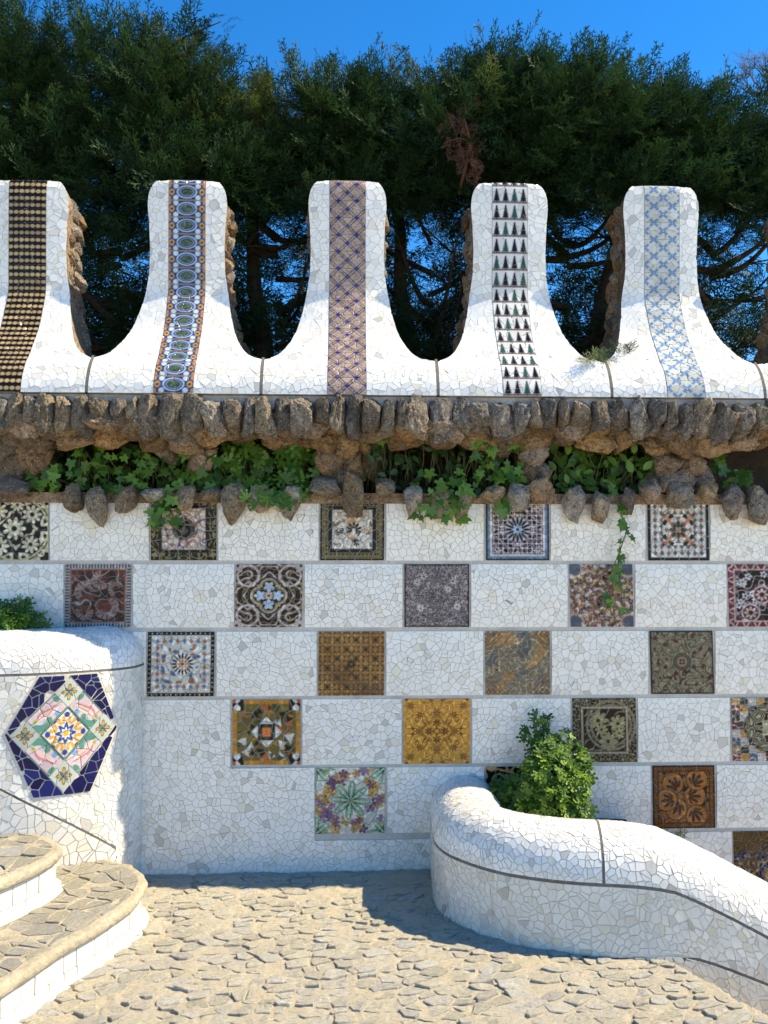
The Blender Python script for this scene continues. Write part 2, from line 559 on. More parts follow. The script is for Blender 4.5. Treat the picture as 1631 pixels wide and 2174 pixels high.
def p_quatrefoil(U, V):
    im = full(U, C(44, 32, 32))
    x, y = fold8(U, V)
    im = scroll(im, U, V, 71, 11.6, .3, C(176, 160, 148), True)
    im = scroll(im, U, V, 72, 17.4, .16, C(160, 132, 84), True, None, .3)
    for sx in (-1, 1):
        for sy in (-1, 1):
            im = ring(im, U, V, sx*.62, sy*.62, .32, .03, C(186, 172, 160))
            im = rosette(im, U, V, sx*.94, sy*.94, .22, 6, C(176, 160, 150))
    d = np.minimum.reduce([np.hypot(U-a, V-b)-.22 for a, b in ((.27, 0), (-.27, 0), (0, .27), (0, -.27))]+[sq(U, V)-.28])
    im = lay(im, sm(d-.12), C(52, 36, 36)); im = lay(im, sm(d-.06), C(190, 178, 168)); im = lay(im, sm(d-.03), C(160, 134, 66)); im = lay(im, sm(d+.02), C(26, 26, 30))
    for a, b in ((.27, 0), (-.27, 0), (0, .27), (0, -.27)):
        im = rosette(im, U, V, a, b, .17, 5, C(172, 186, 200), None, .05, .5, math.atan2(b, a))
    im = rosette(im, U, V, 0, 0, .14, 8, C(206, 176, 160), C(70, 46, 40), .3)
    return im
def p_fine_vine(U, V):
    im = full(U, C(34, 28, 30))
    im = scroll(im, U, V, 81, 43.5, .28, C(172, 158, 156), False, None, .5)
    im = scroll(im, U, V, 82, 60.9, .34, C(178, 162, 160), True, None, .6)
    for cx, cy in ((-.4, .6), (-.6, .42), (.5, .45), (.35, .2), (-.5, -.4), (.62, -.35)):
        im = rosette(im, U, V, cx, cy, .12, 7, C(196, 184, 172), BLK, .25)
    im = frame(im, U, V, .95, 1.1, C(30, 24, 26))
    return im
def p_confetti(U, V):
    im = full(U, C(96, 84, 80))
    for k, col in enumerate((C(150, 92, 74), C(60, 74, 92), C(172, 104, 72), C(178, 150, 70), C(48, 40, 40), C(182, 170, 162), C(132, 72, 62))):
        im = lay(im, sm(.85-waves(U, V, 90+k, 24.65), .4), col)
    im = scroll(im, U, V, 99, 34.8, .14, C(190, 176, 160), False, None, .35)
    for sx in (-1, 1):
        for sy in (-1, 1):
            r, t = polar(U, V, sx*.85, sy*.85)
            im = lay(im, sm(np.abs(r-.26)-.035)*sm(np.abs(np.sin(t*14))-.6, .4), C(196, 190, 184))
            im = lay(im, sm(r-.2), C(92, 100, 118))
    return im
def p_maroon(U, V):
    im = full(U, C(30, 24, 28))
    im = scroll(im, U, V, 104, 13.05, .2, C(178, 152, 152), True, None, .3)
    f = waves(np.abs(U), np.abs(V), 106, 11.6)
    im = lay(im, sm(.9-f, .3), C(112, 46, 56))
    for k in range(26):
        r = np.random.RandomState(200+k); cx, cy = r.uniform(-.72, .72, 2)
        im = rosette(im, U, V, cx, cy, .11, 5, C(196, 190, 188), C(40, 26, 30), .3)
    for cx, cy in ((.0, .02), (.5, -.25), (-.35, -.55)):
        r, t = polar(U, V, cx, cy)
        im = lay(im, sm(r-.27), C(84, 30, 38)); im = ring(im, U, V, cx, cy, .26, .025, C(190, 166, 160))
        im = rosette(im, U, V, cx, cy, .2, 8, C(186, 160, 152), C(84, 30, 38), .4)
    m = sq(U, V)
    s = side_coord(U, V)
    im = lay(im, band(m, .84, 1.1), C(124, 46, 56))
    im = lay(im, band(m, .84, 1.1)*sm(np.abs(np.abs((s*3) % 1-.5)-.3+(m-.84)*1.5)-.07, .1), C(190, 160, 152))
    im = frame(im, U, V, .80, .84, C(190, 168, 160))
    return im
def p_sunburst(U, V):
    im = full(U, C(206, 200, 186))
    m = sq(U, V)
    im = crosses(im, U, V, .2, (C(170, 100, 56), C(92, 118, 148)), sm(m-.84)*sm(.62-m))
    f = waves(U, V, 114, 15.95); g = waves(U, V, 115, 15.95)
    c = sm(m-.6)
    im = lay(im, sm(.95-f, .3)*c, C(170, 102, 60)); im = lay(im, sm(.95-g, .3)*c, C(88, 114, 146))
    r, t = polar(U, V, .05, 0)
    im = lay(im, sm(r-.36), C(206, 200, 186))
    im = rosette(im, U, V, .05, 0, .35, 16, C(26, 26, 30), None, .5, .9)
    im = rosette(im, U, V, .05, 0, .17, 8, C(190, 122, 66), C(40, 36, 40), .35)
    im = frame(im, U, V, .88, 1.1, C(30, 26, 24))
    s = side_coord(U, V)
    im = lay(im, band(m, .92, .96)*sm(np.abs(np.sin(s*22))-.3, .2), C(200, 190, 170))
    return im
def p_lattice(U, V):
    im = full(U, C(188, 146, 84))
    im = lay(im, sm(waves(U, V, 120, 3.19)-.1, 1.2), C(172, 128, 70))
    p = .29
    x = np.abs(((U/p) % 1)-.5); y = np.abs(((V/p) % 1)-.5)
    ln = np.minimum.reduce([np.abs(x-y), np.abs(x+y-.5), np.abs(x-.28), np.abs(y-.28), np.abs(x+y-.28)])
    im = lay(im, sm(ln-.045, .06), C(96, 56, 32))
    par = ((np.floor(U/p)+np.floor(V/p)) % 2 == 0)
    im = lay(im, sm((x+y)-.22, .05)*par, C(48, 66, 50))
    im = lay(im, sm(waves(U, V-.4, 122, 3)+.1, 1.)*sm(V+.2, .8)*.45, C(96, 76, 66))
    im = rosette(im, U, V, 0, -.02, .14, 8, C(50, 50, 52), C(160, 130, 90), .2)
    return im
def p_arc_fragments(U, V):
    im = full(U, C(116, 116, 104))
    f = waves(U, V, 131, 11)
    m = sm(np.abs(np.sin(f*3.2))-.55, .35)
    im = lay(im, m, C(188, 158, 112))
    im = lay(im, sm(np.abs(np.sin(f*3.2))-.28, .3), C(96, 62, 40))
    g = waves(U, V, 132, 7)
    im = lay(im, sm(1.1-g, .3)*.7, C(164, 118, 66)); im = lay(im, sm(1.4+g, .3)*.7, C(92, 100, 104))
    im = scroll(im, U, V, 133, 20, .14, C(200, 178, 138), False, None, .3)
    for sx in (-1, 1):
        for sy in (-1, 1):
            d = np.abs(U-sx*.9)+np.abs(V-sy*.9)
            im = lay(im, sm(np.abs((d*7) % 1-.5)-.18, .2)*sm(d-.5), C(128, 84, 44))
    return im
def p_khaki(U, V):
    im = full(U, C(142, 132, 106))
    f = waves(U, V, 141, 9.42)
    im = lay(im, sm(np.abs(np.sin(f*3.5))-.3, .3), C(58, 56, 50))
    im = lay(im, sm(np.abs(waves(np.abs(U), np.abs(V), 142, 11.6))-.16, .25), C(74, 66, 56))
    g = waves(U, V, 144, 17.4)
    im = lay(im, sm(1.35-g, .3), C(104, 54, 42))
    r, t = polar(U, V, .0, .02)
    im = lay(im, sm(r-.27), C(142, 132, 106))
    for R in (.25, .19): im = ring(im, U, V, 0, .02, R, .02, C(60, 58, 54))
    im = rosette(im, U, V, 0, .02, .11, 4, C(120, 56, 44), C(150, 120, 90), .3, .5, .78)
    im = frame(im, U, V, .95, 1.1, C(48, 46, 42))
    return im
def tri(U, V, a, b, c, w=.03):
    d = None
    for p, q in ((a, b), (b, c), (c, a)):
        ex, ey = q[0]-p[0], q[1]-p[1]; L = math.hypot(ex, ey)
        e = (ex*(V-p[1])-ey*(U-p[0]))/L
        d = e if d is None else np.minimum(d, e)
    return sm(-d, w)
def p_olive(U, V):
    im = full(U, C(124, 106, 52))
    r = np.random.RandomState(9)
    cols = [C(92, 84, 46), C(46, 40, 28), C(198, 192, 178), C(32, 30, 32), C(184, 92, 46), C(70, 84, 48), C(176, 122, 44), C(138, 118, 60)]
    for k in range(70):
        cx, cy = r.uniform(-.8, .8, 2); a = r.uniform(0, 6.28); s = r.uniform(.08, .2)
        pts = [(cx+s*math.cos(a+q), cy+s*math.sin(a+q)) for q in (0, 2.2, 4.0)]
        im = lay(im, tri(U, V, *pts), cols[k % 8])
    m = sq(U, V)
    im = frame(im, U, V, .86, 1.1, C(178, 122, 44))
    for sx in (-1, 1):
        for sy in (-1, 1):
            c = np.maximum(np.abs(U-sx*.86), np.abs(V-sy*.86))
            im = lay(im, sm(c-.2), C(32, 30, 32))
            d = np.abs(U-sx*.86)-np.abs(V-sy*.86)
            im = lay(im, sm(c-.2)*sm(d, .03)*sm(np.abs(U-sx*.86)+.02-.12), C(204, 198, 184))
            im = lay(im, sm(np.hypot(U-sx*.98, V-sy*.98)-.1), C(178, 84, 48))
    d = np.abs(U)+np.abs(V)
    im = lay(im, sm(d-.46), C(204, 198, 184)); im = lay(im, sm(m-.25), C(30, 28, 30)); im = lay(im, sm(d-.26), C(70, 84, 50)); im = lay(im, sm(m-.13), C(190, 100, 44))
    return im
def p_gold(U, V):
    im = full(U, C(208, 148, 62))
    x, y = fold8(U, V)
    dk = C(116, 66, 34)
    f = waves(np.abs(U), np.abs(V), 151, 10.15)
    im = lay(im, sm(np.abs(np.sin(f*2.6))-.2, .2), dk)
    for cx, cy in ((0, .55), (0, -.55), (.55, 0), (-.55, 0), (.78, .78), (-.78, .78), (.78, -.78), (-.78, -.78), (.5, .5), (-.5, -.5), (.5, -.5), (-.5, .5)):
        im = rosette(im, U, V, cx, cy, .125, 7, dk, None, .2, 1.6, math.atan2(cy, cx))
    r, t = polar(U, V, 0, 0)
    q = r-.42*(1+.16*np.cos(4*t))
    im = lay(im, sm(q), C(208, 148, 62))
    for o in (0, -.05): im = lay(im, sm(np.abs(q-o)-.014), dk)
    for a in range(4):
        im = rosette(im, U, V, .24*math.cos(a*1.5708), .24*math.sin(a*1.5708), .13, 7, dk, None, .12, 1.0)
    im = ring(im, U, V, 0, 0, .09, .02, dk)
    return im
def p_relief(U, V):
    im = full(U, C(40, 36, 34))
    y1 = C(160, 146, 104)
    m = sq(U, V)
    im = scroll(im, U, V, 161, 37.7, .42, C(150, 138, 104), True, band(m, .74, 1.1), .5)
    c = sm(m-.64)
    im = scroll(im, U, V, 163, 11.6, .34, C(140, 128, 100), False, c)
    for cx, cy, R in ((-.2, .3, .3), (.42, .2, .28), (.1, -.35, .3), (-.1, .02, .2), (.45, -.1, .18)):
        r, t = polar(U, V, cx, cy)
        im = lay(im, sm(r-R), C(42, 38, 36))
        im = rosette(im, U, V, cx, cy, R, 8, y1, C(60, 52, 40), .2, .4)
        im = lay(im, sm(np.abs(np.sin(t*8))-.1, .2)*sm(r-R), C(60, 54, 42))
    for R in (.75, .62): im = ring(im, U, V, .2, .15, R, .035, C(140, 128, 100))
    im = frame(im, U, V, .64, .67, C(30, 26, 24)); im = frame(im, U, V, .67, .73, C(170, 150, 122))
    return im
def p_patchwork(U, V):
    im = full(U, C(170, 160, 150))
    i = np.floor((U+1)*4); j = np.floor((V+1)*4)
    h = ((i*7+j*13+i*j*3) % 6)
    for k, col in enumerate((C(138, 62, 70), C(176, 132, 66), C(96, 108, 130), C(190, 182, 172), C(126, 60, 60), C(80, 84, 66))):
        im = lay(im, (h == k)*1.0, col)
    im = scroll(im, U, V, 171, 20.3, .25, C(200, 190, 178), True, None, .3)
    im = scroll(im, U, V, 172, 26.1, .12, C(50, 40, 44), True, None, .3)
    x, y = U-.15, V-.05
    r, t = polar(x, y, 0, 0)
    c = sm(r-.78)
    im = lay(im, c, C(48, 42, 36))
    f = waves(*fold8(x, y), 174, 13.05)
    im = lay(im, sm(np.abs(np.sin(f*3))-.55, .3)*c, C(172, 160, 124))
    im = rosette(im, x, y, 0, 0, .22, 8, C(180, 168, 136), C(48, 42, 36), .3)
    return im
def p_flowers(U, V):
    im = full(U, C(206, 200, 182))
    r = np.random.RandomState(5)
    for k in range(95):
        a = r.uniform(0, 6.28); R = r.uniform(.52, 1.25)
        cx, cy = R*math.cos(a), R*math.sin(a)
        if max(abs(cx), abs(cy)) > .97: continue
        col = (C(122, 84, 112), C(198, 150, 70), C(190, 138, 60), C(150, 112, 138))[k % 4]
        im = rosette(im, U, V, cx, cy, r.uniform(.11, .18), 5, col, C(110, 70, 50), .22, .6, r.uniform(0, 6))
    g1, g2 = C(140, 166, 132), C(44, 74, 52)
    for cx, cy, R in ((0, 0, .60), (1, 1, .52), (-1, 1, .52), (1, -1, .52), (-1, -1, .52)):
        rr, t = polar(U, V, cx, cy)
        pet = np.abs(np.cos(t*4+.4))**.8
        im = lay(im, sm(rr-R*(.30+.70*pet)-.03), C(206, 202, 186))
        im = lay(im, sm(rr-R*(.30+.70*pet)), g1)
        im = lay(im, sm(np.abs(np.cos(t*4+.4))-.55, .3)*sm(rr-R*(.28+.62*pet)), g2)
        im = lay(im, sm(np.abs(np.sin(t*4+.4))-.16, .2)*sm(rr-R*.88), C(190, 206, 176))
    return im
def p_gold_vine(U, V):
    im = full(U, C(34, 28, 24))
    return scroll(im, U, V, 191, 14.5, .45, C(190, 146, 92), False, None, .3)
def p_palmette(U, V):
    im = full(U, C(150, 92, 44))
    dk = C(38, 26, 22); md = C(84, 46, 28)
    c = sm(sq(U, V)-.8)
    im = lay(im, sm(np.abs(waves(U, V, 201, 11.6))-.35, .3)*c, dk)
    for cx, cy, a in ((.35, .02, 0), (-.35, .42, 2.4), (.42, .55, .9), (-.25, -.38, 4.1), (-.55, -.1, 3.3), (.4, -.6, 5.3)):
        r, t = polar(U, V, cx, cy)
        im = lay(im, sm(r-.36), dk); im = lay(im, sm(r-.33), C(166, 106, 50))
        bx, by = cx-.24*math.cos(a), cy-.24*math.sin(a)
        r, t = polar(U, V, bx, by)
        dt = np.angle(np.exp(1j*(t-a)))
        im = lay(im, sm(r-.44*np.abs(np.cos(dt*6))**.45*np.cos(dt*.85))*(np.abs(dt) < 1.5)*sm(.05-r), md)
    im = frame(im, U, V, .8, .84, dk); im = frame(im, U, V, .94, 1.1, dk)
    s = side_coord(U, V)
    im = lay(im, band(sq(U, V), .84, .94)*sm(np.abs(np.sin(s*44))-.62, .3), dk)
    return im
def p_navy_gold(U, V):
    im = full(U, C(92, 66, 36))
    f = waves(np.abs(U), np.abs(V), 211, 10.15)
    im = lay(im, sm(np.abs(np.sin(f*4))-.35, .3), C(150, 112, 50))
    im = lay(im, sm(.6+f, .4)*sm(V-.4, .5), C(34, 34, 84))
    r, t = polar(U, V, .1, -.35)
    im = lay(im, sm(r-.5*(1+.12*np.cos(8*t))), C(160, 124, 50)); im = lay(im, sm(r-.42*(1+.12*np.cos(8*t))), C(30, 30, 80))
    im = rosette(im, U, V, .1, -.35, .3, 8, C(150, 112, 54), C(40, 36, 80), .25)
    im = scroll(im, U, V, 212, 23.2, .12, C(180, 178, 180), True, sm(V-.3, .3), .3)
    return im

# hexagon centrepiece
def p_rosette_tile(U, V):
    cream = (.72, .70, .62); yel = (.68, .36, .06); blu = (.015, .06, .34); grn = (.05, .15, .12)
    im = full(U, cream)
    r, t = polar(U, V, 0, 0)
    a8 = np.abs(((t/(math.pi/4)+.5) % 1)-.5)*2
    im = lay(im, sm(np.abs(r-.80)-.13)*sm(np.abs(a8-.5)-.30, .1), yel)
    im = lay(im, sm(np.abs(r-.60)-.08)*sm(.35-a8, .15), yel)
    im = lay(im, sm(np.abs(r-1.02)-.08)*sm(a8-.5, .15), yel)
    for k in range(8):
        q = k*math.pi/4
        R_ = 1.0 if k % 2 == 0 else .98
        cx, cy = R_*math.cos(q), R_*math.sin(q)
        im = lay(im, sm(np.hypot(U-cx, V-cy)-.15), blu)
    im = lay(im, sm(r-.62*(1-.50*a8)), blu)
    im = lay(im, sm(np.abs(a8-.22)-.06, .06)*sm(r-.5*(1-.3*a8))*sm(.3-r), grn)
    im = lay(im, sm(r-.34*(1-.45*a8)), cream)
    return lay(im, sm(r-.17), (.70, .42, .05))
def p_leaf_corner(U, V):
    im = full(U, (.50, .53, .45))
    r, t = polar(U, V, 0, 0)
    a4 = np.abs(np.cos(2*t))
    im = lay(im, sm(r-.95*a4**1.6)*sm(.2-r), C(60, 84, 66))
    im = lay(im, sm(r-.85*a4**2.6)*sm(.28-r), C(204, 150, 70))
    b4 = np.abs(np.sin(2*t))
    im = lay(im, sm(r-.75*b4**4), C(70, 130, 140))
    im = lay(im, sm(r-.12), C(40, 80, 70))
    return im
def p_tulip(U, V):
    # U runs along the long side, V across it
    im = full(U, (.60, .46, .48))
    c1 = .30*np.sin(U*3.1+.4)
    im = lay(im, sm(.75-waves(U, V*.6, 221, 5), .3), (.16, .32, .50))
    im = lay(im, sm(.9+waves(U, V*.6, 222, 5), .3), (.10, .25, .20))
    body = sm(np.abs(V-c1*.7)-.42*(1-(U*1.35)**2))
    im = lay(im, body, (.66, .36, .34))
    for o in (-.30, -.12, .06, .24, .40):
        im = lay(im, sm(np.abs(V-c1*.7-o*(1-(U*1.35)**2))-.035, .06)*sm(np.abs(U)-.78), (.74, .68, .56) if o < .2 else (.40, .08, .14))
    d = np.hypot((U-.74), (V-.25)*.7)
    im = lay(im, sm(d-.15), (.34, .48, .09)); im = lay(im, sm(d-.07), (.55, .14, .18))
    f = waves(U*1.3, V*.6, 224, 7)
    im = lay(im, sm(np.abs(f)-.10, .16), (.74, .69, .58))
    return lay(im, sm(.88-np.abs(V), .04), (.06, .17, .14))

# ------------------------------------------------------------------ printed grids
def grid_cells(nu, nv, aspect, n_cells, rg):
    """cell id and distance to the joint for every grid vertex, in units of the panel's half height"""
    u = np.linspace(-1, 1, nu)*aspect; v = np.linspace(-1, 1, nv)
    U, V = np.meshgrid(u, v)
    s = math.sqrt(4*aspect/n_cells)
    pts = sites_for(-aspect, -1, aspect, 1, s, rg, .4)
    D = np.stack([np.hypot(U-p[0], V-p[1]) for p in pts])
    idx = np.argsort(D, 0)
    d1 = np.take_along_axis(D, idx[:1], 0)[0]; d2 = np.take_along_axis(D, idx[1:2], 0)[0]
    P = np.array(pts)
    sep = np.hypot(*(P[idx[0]]-P[idx[1]]).transpose(2, 0, 1))
    return idx[0], (d2**2-d1**2)/(2*np.maximum(sep, 1e-6))
def print_grid(fn, nu, nv, ss=2):
    u = (np.arange(nu*ss)+.5)/(nu*ss)*2-1; v = (np.arange(nv*ss)+.5)/(nv*ss)*2-1
    U, V = np.meshgrid(u, v)
    im = fn(U, V)
    return im.reshape(nv, ss, nu, ss, 3).mean((1, 3))
JC = np.array([0.42, 0.39, 0.34])
def printed(name, fn, fmap, nu, nv, aspect, n_cells, joint, parent, rg, proud=0.004, piece=None, separate=False, extra=None):
    """a panel of broken printed tile: fmap(s, t) with s, t in [0,1] gives (point, normal)"""
    im = print_grid(fn, nu, nv)
    ids, jd = grid_cells(nu, nv, aspect, n_cells, rg) if n_cells else (np.zeros((nv, nu), int), np.ones((nv, nu)))
    if extra is not None: ids, jd = extra(nu, nv)
    jm = sm(jd-joint, joint*1.0)
    lum = np.array([rg.uniform(.82, 1.1) for _ in range(int(ids.max())+1)])
    im = np.minimum(im*lum[ids][..., None], .85)
    im = im*(1-jm[..., None]*.6)+JC*jm[..., None]*.6
    verts = []; depth = proud-jm*0.0045
    tl = [(rg.gauss(0, .012), rg.gauss(0, .012)) for _ in range(int(ids.max())+1)]
    for j in range(nv):
        for i in range(nu):
            p, n = fmap(i/(nu-1.0), j/(nv-1.0))
            verts.append(p+n*float(depth[j, i]))
    cols = im.reshape(-1, 3)
    def q(i, j): return j*nu+i
    faces = [(q(i, j), q(i+1, j), q(i+1, j+1), q(i, j+1)) for j in range(nv-1) for i in range(nu-1)]
    edge = [q(i, 0) for i in range(nu)]+[q(nu-1, j) for j in range(1, nv)]+[q(i, nv-1) for i in range(nu-2, -1, -1)]+[q(0, j) for j in range(nv-2, 0, -1)]
    if not separate:
        n0 = len(verts)
        nn = fmap(.5, .5)[1]
        verts2 = verts+[verts[k]-nn*0.012 for k in edge]
        m = len(edge)
        sk = [(edge[k], n0+k, n0+(k+1) % m, edge[(k+1) % m]) for k in range(m)]
        return mobj(name, verts2, faces+sk, M_PRINT, parent, np.vstack([cols, cols[edge]]), False)
    # separate pieces under a backing
    b = [fmap(0, 0)[0], fmap(1, 0)[0], fmap(1, 1)[0], fmap(0, 1)[0]]
    nn = fmap(.5, .5)[1]
    bk = mobj(name, [p-nn*.001 for p in b]+[p-nn*.012 for p in b], [(0, 1, 2, 3), (0, 4, 5, 1), (1, 5, 6, 2), (2, 6, 7, 3), (3, 7, 4, 0)], M_GROUT, parent)
    fid = ids[:-1, :-1].ravel()
    for c in np.unique(fid):
        ks = np.nonzero(fid == c)[0]
        if len(ks) < 6: continue
        used = {}; fs = []; vs = []; cs = []
        for k in ks:
            nf = []
            for w in faces[k]:
                if w not in used: used[w] = len(vs); vs.append(verts[w]); cs.append(cols[w])
                nf.append(used[w])
            fs.append(tuple(nf))
        mobj(piece or 'panel_tile', vs, fs, M_PRINT, bk, cs)
    return bk

# ================================================================== GROUND
def mat_ground():
    t = NT('sandy_mortar_ground'); p = t.pos()
    n = t.noise(48, 9, 0.78, p)
    c = t.ramp(n, [(0.30, (0.46, 0.385, 0.265)), (0.5, (0.64, 0.555, 0.39)), (0.75, (0.78, 0.70, 0.52))])
    c = t.mix(t.ramp(t.noise(4.5, 5, 0.6, p, .5), [(0.4, (0, 0, 0)), (0.68, (0.75,)*3)]), c, (0.60, 0.55, 0.44))
    c = t.mix(t.ramp(t.noise(95, 4, 0.75, p), [(0.56, (0, 0, 0)), (0.70, (0.7,)*3)]), c, (0.24, 0.19, 0.12))
    t.set('Base Color', c); t.set('Roughness', 0.95)
    b = t.bump(n, 0.9, 0.022)
    b = t.bump(t.noise(190, 6, 0.8, p), 0.9, 0.006, b)
    t.set('Normal', b)
    return t.m
def mat_cobble(nm='paving_stone_surface', dim=1.0):
    t = NT(nm); p = t.pos()
    n = t.noise(52, 9, 0.78, p, .4)
    c = t.ramp(n, [(0.30, (0.44*dim, 0.41*dim, 0.325*dim)), (0.5, (0.61*dim, 0.575*dim, 0.465*dim)), (0.70, (0.77*dim, 0.735*dim, 0.61*dim))])
    h = t.n.new('ShaderNodeHueSaturation'); t.l.new(c, h.inputs['Color'])
    r = t.rand()
    t.l.new(t.math('ADD', t.math('MULTIPLY', r, 0.28), 0.84), h.inputs['Value'])
    t.l.new(t.math('ADD', t.math('MULTIPLY', t.math('FRACT', t.math('MULTIPLY', r, 13.7)), 0.7), 0.6), h.inputs['Saturation'])
    c = t.mix(t.ramp(t.noise(9, 7, 0.7, p, .5), [(0.46, (0, 0, 0)), (0.66, (0.75,)*3)]), h.outputs[0], (0.64*dim, 0.56*dim, 0.41*dim))
    c = t.mix(t.ramp(t.noise(80, 5, 0.78, p, .6), [(0.55, (0, 0, 0)), (0.70, (0.7,)*3)]), c, (0.23*dim, 0.205*dim, 0.15*dim))
    t.set('Base Color', c); t.set('Roughness', 0.9)
    b = t.bump(n, 0.95, 0.03)
    b = t.bump(t.noise(200, 6, 0.8, p), 0.9, 0.006, b)
    t.set('Normal', b)
    return t.m
M_GROUND = mat_ground(); M_COBBLE = mat_cobble(); M_TREAD = mat_cobble('tread_stone_surface', .80)

def landing_edge(y):                      # x of the landing's right edge
    ys = [-6, -3, -2.2, -1.6, -1.42, -1.39, -1.23, -1.11, -0.99, -0.9]
    xs = [2.6, 2.1, 1.75, 1.52, 1.455, 1.44, 1.395, 1.34, 1.29, 1.25]
    return float(np.interp(y, ys, xs))
def ground_h(x, y):
    return 0.012*mnoise.noise(Vector((x*1.6, y*1.6, 3)))
def sand_h(x, y):
    return ground_h(x, y)+0.0075*mnoise.noise(Vector((x*6, y*6, 8)))+0.006*mnoise.noise(Vector((x*17, y*17, 2)))+0.0045*mnoise.noise(Vector((x*30, y*30, 2)))+0.003*mnoise.noise(Vector((x*55, y*55, 2)))+.002
gx = np.concatenate([np.linspace(-40, -1.6, 12), np.arange(-1.5, 1.9, 0.012), np.linspace(2, 40, 12)])
gy = np.concatenate([np.linspace(-40, -4, 8), np.linspace(-3.4, -1.9, 8), np.arange(-1.8, 0.05, 0.014)])
gv = []; gf = []
for y in gy:
    for x in gx:
        z = sand_h(x, y) if -1.55 < x < 1.95 and y > -1.85 else 0
        if y < -0.95 and x > landing_edge(y): z -= 0.17
        if y < -0.95 and x > landing_edge(y)+0.30: z -= 0.17
        if y > -0.95 and x > 1.3: z -= min(1.5, (x-1.3)*.55)
        gv.append((x, y, z))
nx = len(gx)
for j in range(len(gy)-1):
    for i in range(nx-1):
        gf.append((j*nx+i, j*nx+i+1, (j+1)*nx+i+1, (j+1)*nx+i))
ground = tag(mobj('ground', gv, gf, M_GROUND, None, None, True), 'sandy paved landing with rough grey stones set in mortar', None, None, 'structure')

def ground_stone(poly, h, rg, z0=None):
    """a stone bedded in the mortar: rounded shoulders and an uneven top"""
    cx = sum(p[0] for p in poly)/len(poly); cy = sum(p[1] for p in poly)/len(poly)
    # resample outline
    pts = []
    m = len(poly)
    for i in range(m):
        a = poly[i]; b = poly[(i+1) % m]
        L = math.hypot(b[0]-a[0], b[1]-a[1]); k = max(1, int(L/0.022))
        for q in range(k): pts.append((a[0]+(b[0]-a[0])*q/k, a[1]+(b[1]-a[1])*q/k))
    m = len(pts)
    rad = math.sqrt(abs(area(poly))/math.pi)
    tx, ty = rg.uniform(-.09, .09), rg.uniform(-.12, .06)
    v = []; f = []
    for s, z in ((1.02, -0.02), (1.0, h*.70), (0.94, h*.98), (0.55, h*1.02)):
        for (x, y) in pts:
            dx, dy = x-cx, y-cy
            k = s*(1+0.20*mnoise.noise(Vector((x*26, y*26, 5)))+.08*mnoise.noise(Vector((x*60, y*60, 5))))
            X, Y = cx+dx*k, cy+dy*k
            zz = z
            if z > 0: zz += 0.55*h*mnoise.noise(Vector((X*16, Y*16, 1)))+.35*h*mnoise.noise(Vector((X*45, Y*45, 1)))+(tx*dx+ty*dy)*s
            v.append((X, Y, (ground_h(X, Y) if z0 is None else z0)+zz))
    n = len(v)
    v.append((cx, cy, (ground_h(cx, cy) if z0 is None else z0)+h*1.05+0.4*h*mnoise.noise(Vector((cx*14, cy*14, 1)))))
    for r in range(3):
        for i in range(m):
            f.append((r*m+i, r*m+(i+1) % m, (r+1)*m+(i+1) % m, (r+1)*m+i))
    for i in range(m): f.append((3*m+i, 3*m+(i+1) % m, n))
    return v, f
rg = random.Random(5)
pcs = []
dom = [(-1.32, -1.62), (1.50, -1.60), (1.43, -1.40), (1.38, -1.23), (1.325, -1.11), (1.27, -0.99), (0.8, -0.86), (0.5, -0.62), (0.42, -0.25), (0.42, -0.02), (-1.05, -0.02), (-.93, -.5), (-.93, -.85), (-1.08, -1.2)]
def squash(q): return [(x*1.0, y) for x, y in q]
ROT = math.radians(-14)
def fw2(p): 
    x, y = p; c_, s_ = math.cos(ROT), math.sin(ROT)
    return ((x*c_-y*s_)*.80, (x*s_+y*c_)*1.22)
def bk2(p):
    x, y = p[0]/.80, p[1]/1.22; c_, s_ = math.cos(-ROT), math.sin(-ROT)
    return (x*c_-y*s_, x*s_+y*c_)
st = []
while len(st) < 1700:
    p = (rg.uniform(-1.5, 1.8), rg.uniform(-1.75, .1))
    q = fw2(p)
    md = .036+.046*(.5+.5*mnoise.noise(Vector((p[0]*2.2, p[1]*2.2, 9))))+rg.uniform(-.016, .028)
    if all((q[0]-a)**2+(q[1]-b)**2 > md*md for a, b in st): st.append(q); miss = 0
    else:
        miss += 1
        if miss > 400: break
for q in shards([fw2(p) for p in dom], 0.10, 0.008, rg, (), st):
    q = [bk2(p) for p in q]
    if area(q) < 0: q = q[::-1]
    cx = sum(p[0] for p in q)/len(q); cy = sum(p[1] for p in q)/len(q)
    if rg.random() < 0.07: continue
    k = rg.uniform(0.86, 1.06)
    q2 = [(cx+(x-cx)*k, cy+(y-cy)*k) for x, y in q]
    for a in range(2):
        t = rg.uniform(0, 6.28); nx_, ny_ = math.cos(t), math.sin(t)
        ex = max((x-cx)*nx_+(y-cy)*ny_ for x, y in q2)
        q3 = clean(clip_half(q2, nx_, ny_, nx_*cx+ny_*cy+ex*rg.uniform(.7, .95)), .008)
        if len(q3) >= 4: q2 = q3
    if abs(area(q2)) < 0.0007: continue
    pcs.append(ground_stone(q2, rg.uniform(0.002, 0.0105), rg)+((.5, .5, .5),))
build_pieces(pcs, 'paving_stone', M_COBBLE, ground, 300, 'small_paving_stones', False)

